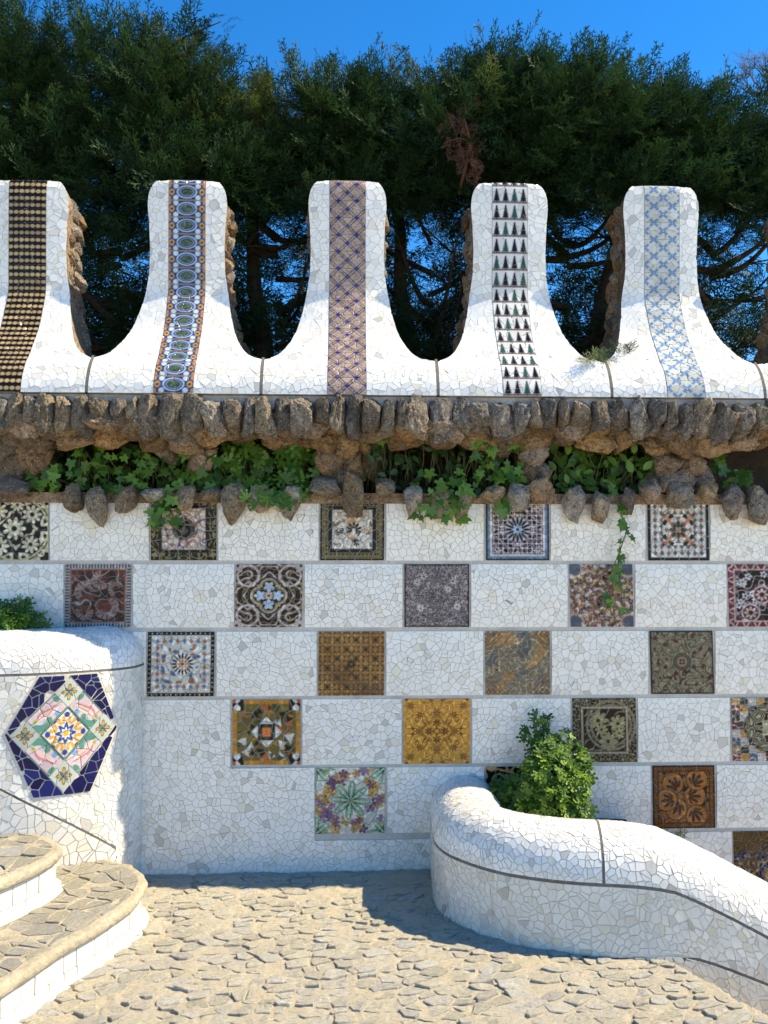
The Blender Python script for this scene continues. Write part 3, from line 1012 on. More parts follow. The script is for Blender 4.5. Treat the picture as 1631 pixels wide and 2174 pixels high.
hill_v = []; hill_f = []
hx = np.linspace(-30, 30, 61); hy = np.concatenate([[0.46], np.linspace(.7, 5, 12), np.linspace(6, 40, 8)])
for y in hy:
    for x in hx:
        hill_v.append((x, y, 1.86+0.05*mnoise.noise(Vector((x, y, 0)))-max(0, y-4)*.12))
for j in range(len(hy)-1):
    for i in range(60): hill_f.append((j*61+i, j*61+i+1, (j+1)*61+i+1, (j+1)*61+i))
tag(mobj('hillside', hill_v, hill_f, M_SOIL, None, None, True), 'dark earth bank behind the wall', None, None, 'structure')

# ================================================================== MOSAIC WALL
WALL = empty('mosaic_wall', (0, 0.2, 0), 'white broken tile wall set with a chequerboard of square ornamental panels', 'wall')
mobj('wall_body', *box(-4.5, 0, -0.8, 4.5, 0.42, 1.94), M_BED, WALL)
def corners(x0, x1, yt0, yt1, yb0, yb1, yw=0.0, xb0=None, xb1=None):
    """photo corners: left/right x, top y at left/right, bottom y at left/right"""
    return [PY(x0, yt0, yw), PY(x1, yt1, yw), PY(x1 if xb1 is None else xb1, yb1, yw), PY(x0 if xb0 is None else xb0, yb0, yw)]
ROWS = [   # y of row top and bottom at x=0 and x=1631
    (1055, 1060, 1190, 1191), (1197, 1197, 1333, 1331), (1341, 1338, 1481, 1473), (1486, 1480, 1629, 1616), (1633, 1623, 1782, 1756), (1790, 1763, 1938, 1900)]
def row_y(r, x):
    a = ROWS[r]; k = x/1631.0
    return a[0]+(a[1]-a[0])*k, a[2]+(a[3]-a[2])*k
def field_map(zc, hz):
    def fm(x, z):
        t = max(-1.2, min(1.2, (z-zc)/hz))
        b = 0.010*(1-t*t)
        n = Vector((0, -1, 0.02*t*1.0/hz*0.010*50)).normalized()
        return Vector((x, -0.001-b*0.6, z)), n
    return fm
PANELS = [  # row, x0, x1, (x shift at bottom), function, label
    (0, -34, 103, 0, p_cream_flowers, 'black panel of cream flower rosettes in the top row', 'cells'),
    (0, 321, 460, 0, p_medallion, 'white floral panel with grey medallion and dark gold border', 'big'),
    (0, 681, 816, -1, p_greek, 'panel with Greek key border and black and ochre leaves on white', 'big'),
    (0, 1031, 1165, 1, p_blue_frame, 'black and pale pink panel with blue frame and star rosette', 'cells'),
    (0, 1374, 1503, 2, p_cross_star, 'black framed panel of little crosses round a green and orange star', 'big'),
    (1, 140, 279, -2, p_red_scroll, 'dark red panel with pale scrolls and rope border', 'cells'),
    (1, 502, 643, -3, p_quatrefoil, 'dark brown panel with gold outlined quatrefoil in its middle', 'cells'),
    (1, 859, 996, 0, p_fine_vine, 'panel of very fine black and pale vine pattern', 'cells'),
    (1, 1209, 1342, 3, p_confetti, 'rust and blue grey panel partly covered by an ivy trail', 'cells'),
    (1, 1545, 1685, 4, p_maroon, 'black panel with white flowers and maroon border at the right edge', 'cells'),
    (2, 315, 456, -2, p_sunburst, 'white panel of blue and orange crosses round a black sunburst', 'big'),
    (2, 677, 816, -1, p_lattice, 'golden panel with brown star lattice and dark green diamonds', 'none'),
    (2, 1030, 1167, 1, p_arc_fragments, 'tan and grey green panel of broken striped arcs', 'cells'),
    (2, 1379, 1512, 4, p_khaki, 'khaki panel with dark scrolls and a small rust flower', 'none'),
    (3, 494, 638, 0, p_olive, 'olive and orange panel of geometric pieces with black white corner triangles', 'big'),
    (3, 857, 998, 0, p_gold, 'golden yellow panel with fine brown floral lines', 'none'),
    (3, 1215, 1349, 3, p_relief, 'black panel with beige raised scrolls and inner frame behind the bush', 'none'),
    (3, 1552, 1692, 4, p_patchwork, 'patchwork coloured panel with cream scrolls at the right edge', 'big'),
    (4, 672, 818, -2, p_flowers, 'panel of purple and ochre flowers round green leaves', 'cells'),
    (4, 1032, 1170, 1, p_gold_vine, 'black and gold vine panel mostly hidden by the bush', 'cells'),
    (4, 1385, 1516, 2, p_palmette, 'orange brown panel with black palmettes in circles', 'cells'),
    (5, 1557, 1698, 3, p_navy_gold, 'brown and navy panel behind the bench at the right edge', 'cells'),
]
rg = random.Random(21)
for r, x0, x1, sh, fn, lab, mode in PANELS:
    a, b = row_y(r, x0), row_y(r, x1)
    cs = corners(x0, x1, a[0]+1, b[0]+1, a[1]-1, b[1]-1, 0.0, x0+sh, x1+sh)
    def fmap(s, t, cs=cs):
        top = cs[0].lerp(cs[1], s); bot = cs[3].lerp(cs[2], s)
        return bot.lerp(top, t), Vector((0, -1, 0))
    sep = mode == 'big'
    def fine(U, V, fn=fn, r=r, x0=x0):
        im = fn(U, V)
        g = waves(np.abs(U), np.abs(V), 300+r*31+x0 % 97, 34)
        h = waves(np.abs(U), np.abs(V), 400+r*31+x0 % 97, 26)
        reg = sm(sq(U, V)-.97, .02)
        im = im*(1-(sm(np.abs(g)-.24, .25)*.42*reg)[..., None])
        return im*(1+(sm(1.0-h, .4)*.5*reg)[..., None])
    o = printed('ornamental_panel', fine, fmap, 96, 96, 1.0, {'big': 42, 'cells': 30, 'none': 0}[mode], {'big': .014, 'cells': .009, 'none': .01}[mode], WALL, rg, 0.006, 'panel_tile', sep)
    o['label'] = lab
pieces = []
def white_field(poly_px, size=0.0345):
    pw = [PY(x, y, 0) for x, y in poly_px]
    dom = [(p.x, p.z) for p in pw]
    zs = [q[1] for q in dom]
    fm = field_map((min(zs)+max(zs))/2, (max(zs)-min(zs))/2)
    for q in shards(dom, size*rg.uniform(.94, 1.06), 0.0015, rg):
        v, f, _ = shard_geo(q, fm, 0.011, 0.0025, rg)
        pieces.append((v, f, white_colour(rg)))
def rect_px(r, x0, x1, m=4.5):
    a, b = row_y(r, x0), row_y(r, x1)
    return [(x0+m, a[1]-.5), (x1-m, b[1]-.5), (x1-m, b[0]+1), (x0+m, a[0]+1)]
for r, x0, x1 in ((0, 103, 321), (0, 460, 681), (0, 816, 1031), (0, 1165, 1374), (0, 1503, 1720), (1, -40, 140), (1, 279, 502), (1, 643, 859), (1, 996, 1209), (1, 1344, 1546),
                  (2, 278, 315), (2, 456, 677), (2, 816, 1030), (2, 1167, 1380), (2, 1514, 1720), (3, 638, 857), (3, 998, 1215), (3, 1350, 1553),
                  (4, 818, 1032), (4, 1170, 1385), (4, 1517, 1720), (5, 1340, 1557)):
    white_field(rect_px(r, x0, x1))
L = [(290, 1900), (290, 1487), (489, 1485), (490, 1631), (668, 1629), (668, 1784), (820, 1782), (1010, 1778), (1010, 1900)]
white_field(L, 0.0365)
build_pieces(pieces, 'tile', M_WHITE, WALL, 300, 'white_tiles')

# ================================================================== ROCKS
def ico(sub):
    t = (1+5**.5)/2
    v = [Vector(p).normalized() for p in ((-1,t,0),(1,t,0),(-1,-t,0),(1,-t,0),(0,-1,t),(0,1,t),(0,-1,-t),(0,1,-t),(t,0,-1),(t,0,1),(-t,0,-1),(-t,0,1))]
    f = [(0,11,5),(0,5,1),(0,1,7),(0,7,10),(0,10,11),(1,5,9),(5,11,4),(11,10,2),(10,7,6),(7,1,8),(3,9,4),(3,4,2),(3,2,6),(3,6,8),(3,8,9),(4,9,5),(2,4,11),(6,2,10),(8,6,7),(9,8,1)]
    for _ in range(sub):
        mid = {}; nf = []
        def m(a, b):
            k = (min(a, b), max(a, b))
            if k not in mid: mid[k] = len(v); v.append(((v[a]+v[b])/2).normalized())
            return mid[k]
        for a, b, c in f:
            x, y, z = m(a, b), m(b, c), m(c, a)
            nf += [(a, x, z), (b, y, x), (c, z, y), (x, y, z)]
        f = nf
    return v, f
ICO_V, ICO_F = ico(4)
def rock_mesh(seed, mat, name, blocky=False):
    r = random.Random(seed)
    planes = []
    if blocky:
        for n in ((1, 0, 0), (-1, 0, 0), (0, -1, 0), (0, 0, 1), (0, 0, -1)):
            planes.append(((Vector(n)+Vector((r.gauss(0, .18), r.gauss(0, .18), r.gauss(0, .18)))).normalized(), r.uniform(.62, .74)))
    for _ in range(13):
        n = Vector((r.gauss(0, 1), r.gauss(0, 1), r.gauss(0, 1))).normalized()
        planes.append((n, r.uniform(.5, .85)))
    vs = []
    for p in ICO_V:
        q = p.copy()
        q *= 1+0.15*mnoise.noise(p*1.4+Vector((seed, 0, 0)))
        for n, d in planes:
            k = q.dot(n)
            if k > d: q = q-n*(k-d)*0.88
        o = Vector((0, seed, 0))
        rid = 1-abs(mnoise.noise(p*2.6+o))*2
        q *= 1.10*(1+0.08*mnoise.noise(p*3.1+o)+0.06*mnoise.noise(p*6.5+o)+0.05*(1-abs(mnoise.noise(p*9+o))*2.4)+0.028*mnoise.noise(p*19+o)+.05*rid)
        vs.append(q)
    me = make_mesh(name, vs, ICO_F, mat, None, True)
    return me
ROCK_G = [rock_mesh(s, M_ROCK_GREY, 'stone') for s in range(14)]
M_ROCK_PALE = mat_rock('pale_rock', [(0.19, 0.135, 0.08), (0.37, 0.28, 0.175), (0.54, 0.44, 0.30)], (0.06, 0.05, 0.038))
ROCK_S = [rock_mesh(s+120, M_ROCK_PALE, 'stone', s % 3 == 0) for s in range(12)]
ROCK_F = [rock_mesh(s+80, M_ROCK_GREY, 'stone', True) for s in range(16)]
ROCK_B = [rock_mesh(s+40, M_ROCK_BROWN, 'stone') for s in range(14)]
rk = random.Random(3)
def rock(loc, size, mats, parent, rot=None, name='stone'):
    o = link(name, rk.choice(mats))
    rz = rot or (rk.uniform(-.35, .35), rk.uniform(-.25, .25), rk.uniform(-.6, .6))
    o.matrix_world = Matrix.LocRotScale(Vector(loc), Matrix.Rotation(rz[2], 3, 'Z').to_quaternion() @ Matrix.Rotation(rz[1], 3, 'Y').to_quaternion() @ Matrix.Rotation(rz[0], 3, 'X').to_quaternion(), Vector(size))
    mw = o.matrix_world.copy()
    parent_to(o, parent)
    o.matrix_basis = mw
    return o

CORN = empty('stone_cornice', (0, 0.1, 1.93), 'rough brown rubble stone ledge with open planter niches along the wall top', 'stone ledge')
mobj('ledge_core', *box(-4.5, -0.15, 2.30, 4.5, 0.5, 2.428), M_ROCK_BROWN, CORN)
mobj('ledge_bedding', *box(-4.5, -0.185, 2.37, 4.5, 0.49, 2.436), M_MORTAR, CORN)
mobj('niche_back', *box(-4.5, 0.43, 1.9, 4.5, 0.5, 2.31), M_SOIL, CORN)
mobj('planter_sill', *box(-4.5, -0.012, 1.90, 4.5, 0.43, 1.955), M_ROCK_BROWN, CORN)
# the front row of upright stones
xp = -40.0
while xp < 1690:
    w = rk.uniform(26, 50)
    yt = 840+(xp/1631.0)*13
    hh = rk.uniform(56, 88)
    c = PY(xp+w/2, yt+hh/2, -0.188+rk.uniform(-.025, .012))
    k = 4.1/1750
    rock(c, (w*k*0.64, rk.uniform(.07, .095), hh*k*0.64), ROCK_F, CORN, (rk.uniform(-.1, .22), rk.uniform(-.10, .10), rk.uniform(-.25, .25)))
    xp += w*1.0
# stones of the underside
for row, (yb, yo, nsz) in enumerate(((900, -0.13, .07), (918, -0.03, .085))):
    xp = -50.0
    while xp < 1700:
        w = rk.uniform(60, 105)
        c = PY(xp+w/2, yb+rk.uniform(-8, 12)+(xp/1631.0)*8, yo+rk.uniform(-.03, .03))
        rock(c, (w*0.0024*0.62, rk.uniform(.09, .12), rk.uniform(.05, .085)), ROCK_B, CORN)
        xp += w*rk.uniform(.72, .92)
# rubble posts between the niches: photo x, half width, bottom y, hanging only
def post_stones(lst):
    for px, py, w, h, y in lst:
        c = PY(px, py, y)
        rock(c, (w*.0024*.58, rk.uniform(.07, .11), h*.0024*.58), ROCK_B, CORN)
post_stones([(20, 950, 90, 70, .03), (75, 970, 70, 85, .0), (25, 1000, 90, 70, .06), (85, 930, 80, 60, -.05), (60, 905, 80, 60, -.1),
             (330, 930, 75, 55, -.08), (385, 935, 80, 60, -.1), (440, 925, 90, 60, -.1), (430, 975, 62, 60, .02), (365, 965, 45, 35, .05),
             (690, 930, 60, 60, -.05), (730, 940, 60, 70, .02), (705, 985, 45, 60, .0), (750, 990, 50, 70, .03), (735, 1020, 60, 50, .05), (770, 935, 50, 55, .02), (790, 985, 30, 80, .1),
             (1080, 925, 80, 60, -.08), (1140, 930, 75, 55, -.05), (1130, 970, 70, 70, .02), (1120, 1005, 60, 55, .05), (1150, 1010, 45, 50, .06), (1060, 945, 60, 45, .0),
             (1400, 935, 70, 60, -.02), (1450, 930, 90, 75, -.1), (1500, 925, 85, 80, -.08), (1415, 985, 60, 70, .02), (1465, 985, 70, 80, .03), (1440, 1020, 80, 55, .02), (1490, 1020, 40, 70, .06), (1380, 1030, 50, 50, .06)])
for x0, x1 in ((0, 105), (690, 780), (1100, 1165), (1395, 1490)):
    a = PY(x0+8, 1000, .08).x; b = PY(x1-8, 1000, .08).x
    mobj('post_core', *box(a, .08, 1.93, b, .42, 2.31), M_ROCK_BROWN, CORN)
# stones that stick out over the panels: photo x, y, width, height
SILL = [(30, 1035, 80, 40), (158, 1062, 44, 66), (208, 1077, 40, 74), (265, 1062, 42, 64), (325, 1052, 60, 30), (393, 1058, 44, 60), (447, 1050, 50, 30), (494, 1070, 52, 80), (550, 1060, 50, 64), (620, 1063, 50, 70),
        (690, 1034, 66, 46), (752, 1046, 58, 92), (815, 1035, 54, 46), (875, 1064, 40, 60), (932, 1072, 44, 72), (985, 1068, 36, 66), (1045, 1050, 60, 34), (1095, 1056, 54, 66), (1150, 1040, 66, 52),
        (1222, 1067, 52, 74), (1278, 1076, 46, 74), (1334, 1068, 36, 62), (1378, 1040, 56, 40), (1440, 1052, 66, 62), (1500, 1040, 40, 44), (1555, 1066, 56, 66), (1610, 1070, 54, 80), (1670, 1066, 54, 70), (-30, 1060, 60, 60)]
for px, py, w, h in SILL:
    c = PY(px, py, -0.06)
    rock(c, (w*.00238*.50, rk.uniform(.06, .085), h*.00238*.54), ROCK_S if rk.random() < .7 else ROCK_B, CORN, (rk.uniform(-.1, .25), rk.uniform(-.2, .2), rk.uniform(-.3, .3)))

# ================================================================== MERLONS
PROF = [(3.715, .140), (3.697, .096), (3.655, .066), (3.443, .074), (3.2, .088), (3.067, .092), (2.954, .058), (2.837, .012), (2.746, -.045), (2.686, -.085), (2.646, -.112), (2.60, -.152), (2.55, -.180), (2.49, -.202), (2.44, -.208)]
def smooth_poly(p, n=6):
    out = []
    for i in range(len(p)-1):
        a = Vector(p[max(i-1, 0)]); b = Vector(p[i]); c = Vector(p[i+1]); d = Vector(p[min(i+2, len(p)-1)])
        for k in range(n):
            t = k/n
            out.append(0.5*((2*b)+(c-a)*t+(2*a-5*b+4*c-d)*t*t+(-a+3*b-3*c+d)*t**3))
    out.append(Vector(p[-1]))
    return out
PR = smooth_poly(PROF)
PS = [0.0]
for i in range(1, len(PR)): PS.append(PS[-1]+(PR[i]-PR[i-1]).length)
SMAX = PS[-1]
PSa = np.array(PS); PZa = np.array([p[0] for p in PR]); PYa = np.array([p[1] for p in PR])
def s_of_z(z): return float(np.interp(-z, -PZa, PSa))
KZ = 1.0
def prof(s):
    z = float(np.interp(s, PSa, PZa))
    return float(np.interp(s, PSa, PYa)), (z if z < 2.642 else 2.642+(z-2.642)*KZ)
HALF = [(3.714, .098), (3.706, .132), (3.692, .160), (3.672, .184), (3.645, .202), (3.605, .213), (3.551, .2165), (3.443, .208), (3.31, .2025), (3.176, .207), (3.067, .224), (2.954, .242), (2.837, .270), (2.761, .297), (2.70, .332), (2.676, .352), (2.661, .372), (2.651, .392), (2.646, .412)]
HS = [(s_of_z(z), w) for z, w in HALF]
SV = s_of_z(2.6425)
def half_w(s, lim):
    if s > SV: return lim
    xs = [h[0] for h in HS]+[SV]; ys = [h[1] for h in HS]+[lim]
    return float(np.interp(s, xs, ys))
VAL_Y = prof(SV)[0]

def st_dots(U, V):
    im = full(U, (.010, .007, .006))
    rows = 36; cols = 7
    rr = np.random.RandomState(1)
    y = (V+1)/2*rows; x = (U*.98+1)/2*cols
    d = np.hypot(((x % 1)-.5)/.42, ((y % 1)-.5)/.255)
    tone = np.array([rr.uniform(.8, 1.15) for _ in range(rows+1)])[np.clip(np.floor(y).astype(int), 0, rows)]
    col = np.asarray(C(180, 152, 106))
    m = sm(d-1.0, .25)
    return im*(1-m[..., None])+(col[None, None, :]*tone[..., None])*m[..., None]
def st_oval(U, V):
    n = 15
    y = ((V+1)/2*n) % 1-.5
    im = full(U, (.012, .045, .17))
    x = U
    im = lay(im, sm(np.hypot((np.abs(x)-.82)/.15, y/.2)-1, .2), C(188, 140, 62))
    im = lay(im, sm(np.hypot((np.abs(x)-.82)/.07, y/.09)-1, .3), C(70, 40, 50))
    im = lay(im, sm(np.hypot((np.abs(x)-.96)/.10, (np.abs(y)-.36)/.12)-1, .3), C(186, 130, 62))
    d = np.hypot(x/.52, y/.36)
    im = lay(im, sm(np.abs(d-1)-.07, .07), C(176, 196, 206))
    im = lay(im, sm(np.hypot((np.abs(x)-.6)/.14, (np.abs(y)-.34)/.14)-1, .3), C(186, 200, 206))
    d = np.hypot(x/.36, y/.25)
    im = lay(im, sm(d-1.06, .08), C(182, 190, 190)); im = lay(im, sm(d-.98, .08), C(52, 60, 56))
    im = lay(im, sm(d-.82, .1), C(96, 120, 96))
    im = lay(im, sm(d-.8, .1)*sm(np.abs(waves(U*3, V*40, 7, 3))-.5, .4), C(66, 90, 72))
    im = lay(im, sm(.46-np.abs(y), .03), C(180, 140, 80))
    return im
def st_lattice(U, V):
    im = full(U, C(184, 160, 146))
    a = waves(U*5, V*38, 33, 7)
    im = lay(im, sm(np.abs(a)-.36, .4)*.85, C(62, 46, 46))
    k = 15.0
    p = (U+1)*1.0+(V+1)/2*k; q = (U+1)*1.0-(V+1)/2*k
    for w in (p, q):
        f = np.abs((w % 1)-.5)
        im = lay(im, sm(np.abs(f-.09)-.03, .04), C(40, 30, 36))
    fx = np.abs((p % 1)-.5)+np.abs((q % 1)-.5)
    im = lay(im, sm(fx-.19, .06), C(36, 52, 150))
    return im
def st_trees(U, V):
    n = 15
    Y = (V+1)/2*n; y = Y % 1; row = np.floor(Y).astype(int)
    X = (U+1)/2*4; x = (X % 1)-.5; col = np.clip(np.floor(X).astype(int), 0, 3)
    im = full(U, C(210, 208, 202))
    h = (y-.14)/.74
    step = np.floor(h*5)/5.0
    w = .40*(1-step*.86)*(1-.35*((h*5) % 1))
    m = sm(np.abs(x)-w, .08)*(h > 0)*(h < 1)
    grn = ((row*3+col*2+(row//2)) % 3 == 1)
    im = lay(im, m*(~grn), C(34, 32, 38)); im = lay(im, m*grn, C(54, 100, 88))
    im = lay(im, sm(np.abs(x)-.08, .06)*(y < .16)*1.0, C(40, 34, 34))
    im = lay(im, sm(np.abs(y-.07)-.05, .04), C(120, 92, 84))
    im = lay(im, sm(y-.015, .03), C(206, 200, 190))
    return im
def st_blue(U, V):
    im = full(U, C(196, 196, 186))
    k = 15.0
    a = waves(U*4, V*30, 55, 5)
    im = lay(im, sm(.9-a, .5)*.5, C(168, 162, 140))
    p = (U+1)*.95+(V+1)/2*k; q = (U+1)*.95-(V+1)/2*k
    for i, w in enumerate((p, q)):
        o = q if i == 0 else p
        f = np.abs((w % 1)-.5)
        g = np.abs(((o*2) % 1)-.5)
        im = lay(im, sm(f-.10, .05)*sm(g-.38, .08), C(104, 134, 172))
    t = waves(U, V*8, 58, 2)
    return im
def st_plain(U, V): return lay(full(U, C(200, 190, 160)), sm(np.abs(np.sin(U*9)*np.sin(V*50))-.4, .3), C(80, 90, 70))

MER = [(62, -2.19, -1.316, st_dots, 30, 'white mosaic merlon with black stripe of cream dots, cut by the left edge'),
       (399, -1.316, -.446, st_oval, 15, 'white mosaic merlon with blue and gold stripe of green ovals'),
       (738, -.446, .453, st_lattice, 15, 'white mosaic merlon with speckled brown stripe of crossing lines and blue diamonds'),
       (1081, .453, 1.351, st_trees, 15, 'white mosaic merlon with stripe of rows of little black and green trees'),
       (1402, 1.351, 2.156, st_blue, 15, 'white mosaic merlon with pale blue and cream lattice stripe'),
       (1745, 2.156, 3.0, st_plain, 12, 'rough stone edge of the merlon cut off at the right edge')]
rg = random.Random(77)
for mi, (pxc, xl, xr, fn, nrow, lab) in enumerate(MER):
    cx = PY(pxc, 480, .10).x
    KZ = (.966, .982, .996, 1.0, 1.0, 1.0)[mi]
    T = empty('merlon', (cx, .2, 2.44), lab, 'merlon', 'white merlons along the top of the wall')
    limL = cx-xl-.006; limR = xr-.006-cx
    def fmap(x, s, cx=cx):
        s = max(0.0, min(SMAX, s))
        y, z = prof(s); e = .012
        y1, z1 = prof(max(0, s-e)); y2, z2 = prof(min(SMAX, s+e))
        up = Vector((0, y1-y2, z1-z2)).normalized()
        dx = x-cx
        body = max(0.0, min(1.0, (2.95-z)/-.25+0.0)) if z < 2.95 else 1.0
        body = max(0.0, min(1.0, (z-2.73)/.3))
        y += .34*body*dx*dx
        n = up.cross(Vector((1, 0.68*body*dx, 0)).normalized()).normalized()
        if n.y > 0 : n = -n
        return Vector((x, y, z)), n
    SW = 0.0965
    # stripe centre drifts a little on the left merlon
    def stripe_dom(): return
    # body
    ns = 64
    ss = np.linspace(0, SMAX, ns); ncol = 13
    v = []; f = []
    for s in ss:
        wl_, wr_ = half_w(s, limL)-.003, half_w(s, limR)-.003
        for k in range(ncol):
            x = cx-wl_+(wl_+wr_)*k/(ncol-1)
            p, n = fmap(x, s)
            v.append(p-n*.001)
    nf = len(v)
    for s in ss:
        wl_, wr_ = half_w(s, limL)-.003, half_w(s, limR)-.003
        y, z = prof(s)
        sc = 1.0-.10*max(0, min(1, (z-2.7)/.3))
        for k in range(ncol):
            x = cx+(-wl_+(wl_+wr_)*k/(ncol-1))*sc
            v.append(Vector((x, .34, z-.02)))
    def q(a, b): return a*ncol+b
    for a in range(ns-1):
        for b in range(ncol-1):
            f.append((q(a, b), q(a+1, b), q(a+1, b+1), q(a, b+1)))
            f.append((nf+q(a, b), nf+q(a, b+1), nf+q(a+1, b+1), nf+q(a+1, b)))
        f.append((q(a, 0), nf+q(a, 0), nf+q(a+1, 0), q(a+1, 0)))
        f.append((q(a, ncol-1), q(a+1, ncol-1), nf+q(a+1, ncol-1), nf+q(a, ncol-1)))
    for b in range(ncol-1):
        f.append((q(0, b), q(0, b+1), nf+q(0, b+1), nf+q(0, b)))
        f.append((q(ns-1, b), nf+q(ns-1, b), nf+q(ns-1, b+1), q(ns-1, b+1)))
    me = make_mesh('merlon_body', v, f, M_GROUT, None, False)
    me.materials.append(M_ROCK_BROWN)
    nfront = 0
    for pl in me.polygons:
        c = pl.center
        if c.y > .17 and c.z > 2.6 or abs(pl.normal.x) > .75 and c.y > prof(s_of_z(c.z))[0]+.06: pl.material_index = 1
    link('merlon_body', me, T)
    # stripe, one tile per row
    tilev = nrow if nrow < 20 else 18
    n_u, n_v = 40, 26
    for k in range(tilev):
        s1 = SMAX*(1-k/tilev); s0 = SMAX*(1-(k+1)/tilev)
        def fm(a, b, s0=s0, s1=s1):
            s = s1+(s0-s1)*b
            return fmap(cx-SW+2*SW*a, min(SMAX, max(0, s+.0012*(1 if b > .5 else -1))))
        def pf(U, V, k=k): return fn(U, -1+2*(k+(V+1)/2)/tilev)
        printed('stripe_tile', pf, fm, n_u, n_v if k < tilev-4 else n_v, 2*SW*tilev/SMAX, 5, .022, T, rg, .0045)
    # white pieces either side
    pieces = []
    for side in (-1, 1):
        lim = limL if side < 0 else limR
        dom = []
        for s in np.linspace(.001, SMAX, 70):
            dom.append((cx+side*max(SW+.008, half_w(s, lim)-.002), s))
        dom = [(cx+side*(SW+.004), .001)]+dom+[(cx+side*(SW+.004), SMAX)]
        for qd in shards(dom, 0.038, 0.0017, rg):
            vv, ff, _ = shard_geo(qd, fmap, 0.022, 0.0022, rg)
            pieces.append((vv, ff, white_colour(rg, (.81, .785, .72))))
    build_pieces(pieces, 'tile', M_WHITE, T, 300, 'small_tiles')
    # rubble flanks
    for side in (-1, 1):
        lim = limL if side < 0 else limR
        z = 3.60
        while z > 2.62:
            hh = rk.uniform(.05, .085)
            s = s_of_z(z)
            w = half_w(s, lim) if s < SV else lim
            for yy in (.20, .29):
                w2 = min(w, half_w(s_of_z(z-hh*.5), lim))
                rock((cx+side*(w2-.030+.10*(yy-.2)+rk.uniform(-.012, .008)), yy+.02*rk.random(), 2.642+(z-hh*.5-2.642)*KZ), (rk.uniform(.034, .046), rk.uniform(.06, .075), hh*rk.uniform(.75, .95)), ROCK_B if rk.random() < .6 else ROCK_G, T)
            z -= hh*1.25
    if mi < 5:
        xj = xr
        v = []; f = []
        for s in np.linspace(SV-.01, SMAX, 14):
            y, z = prof(s)
            v += [(xj-.0065, y-.002, z+.002), (xj+.0065, y-.002, z+.002)]
        for k in range(13): f.append((2*k, 2*k+2, 2*k+3, 2*k+1))
        mobj('joint', v+[(a, b+.03, c-.01) for a, b, c in v], f+[(2*k+28, 2*k+29, 2*k+31, 2*k+30) for k in range(13)], M_JOINT, T)

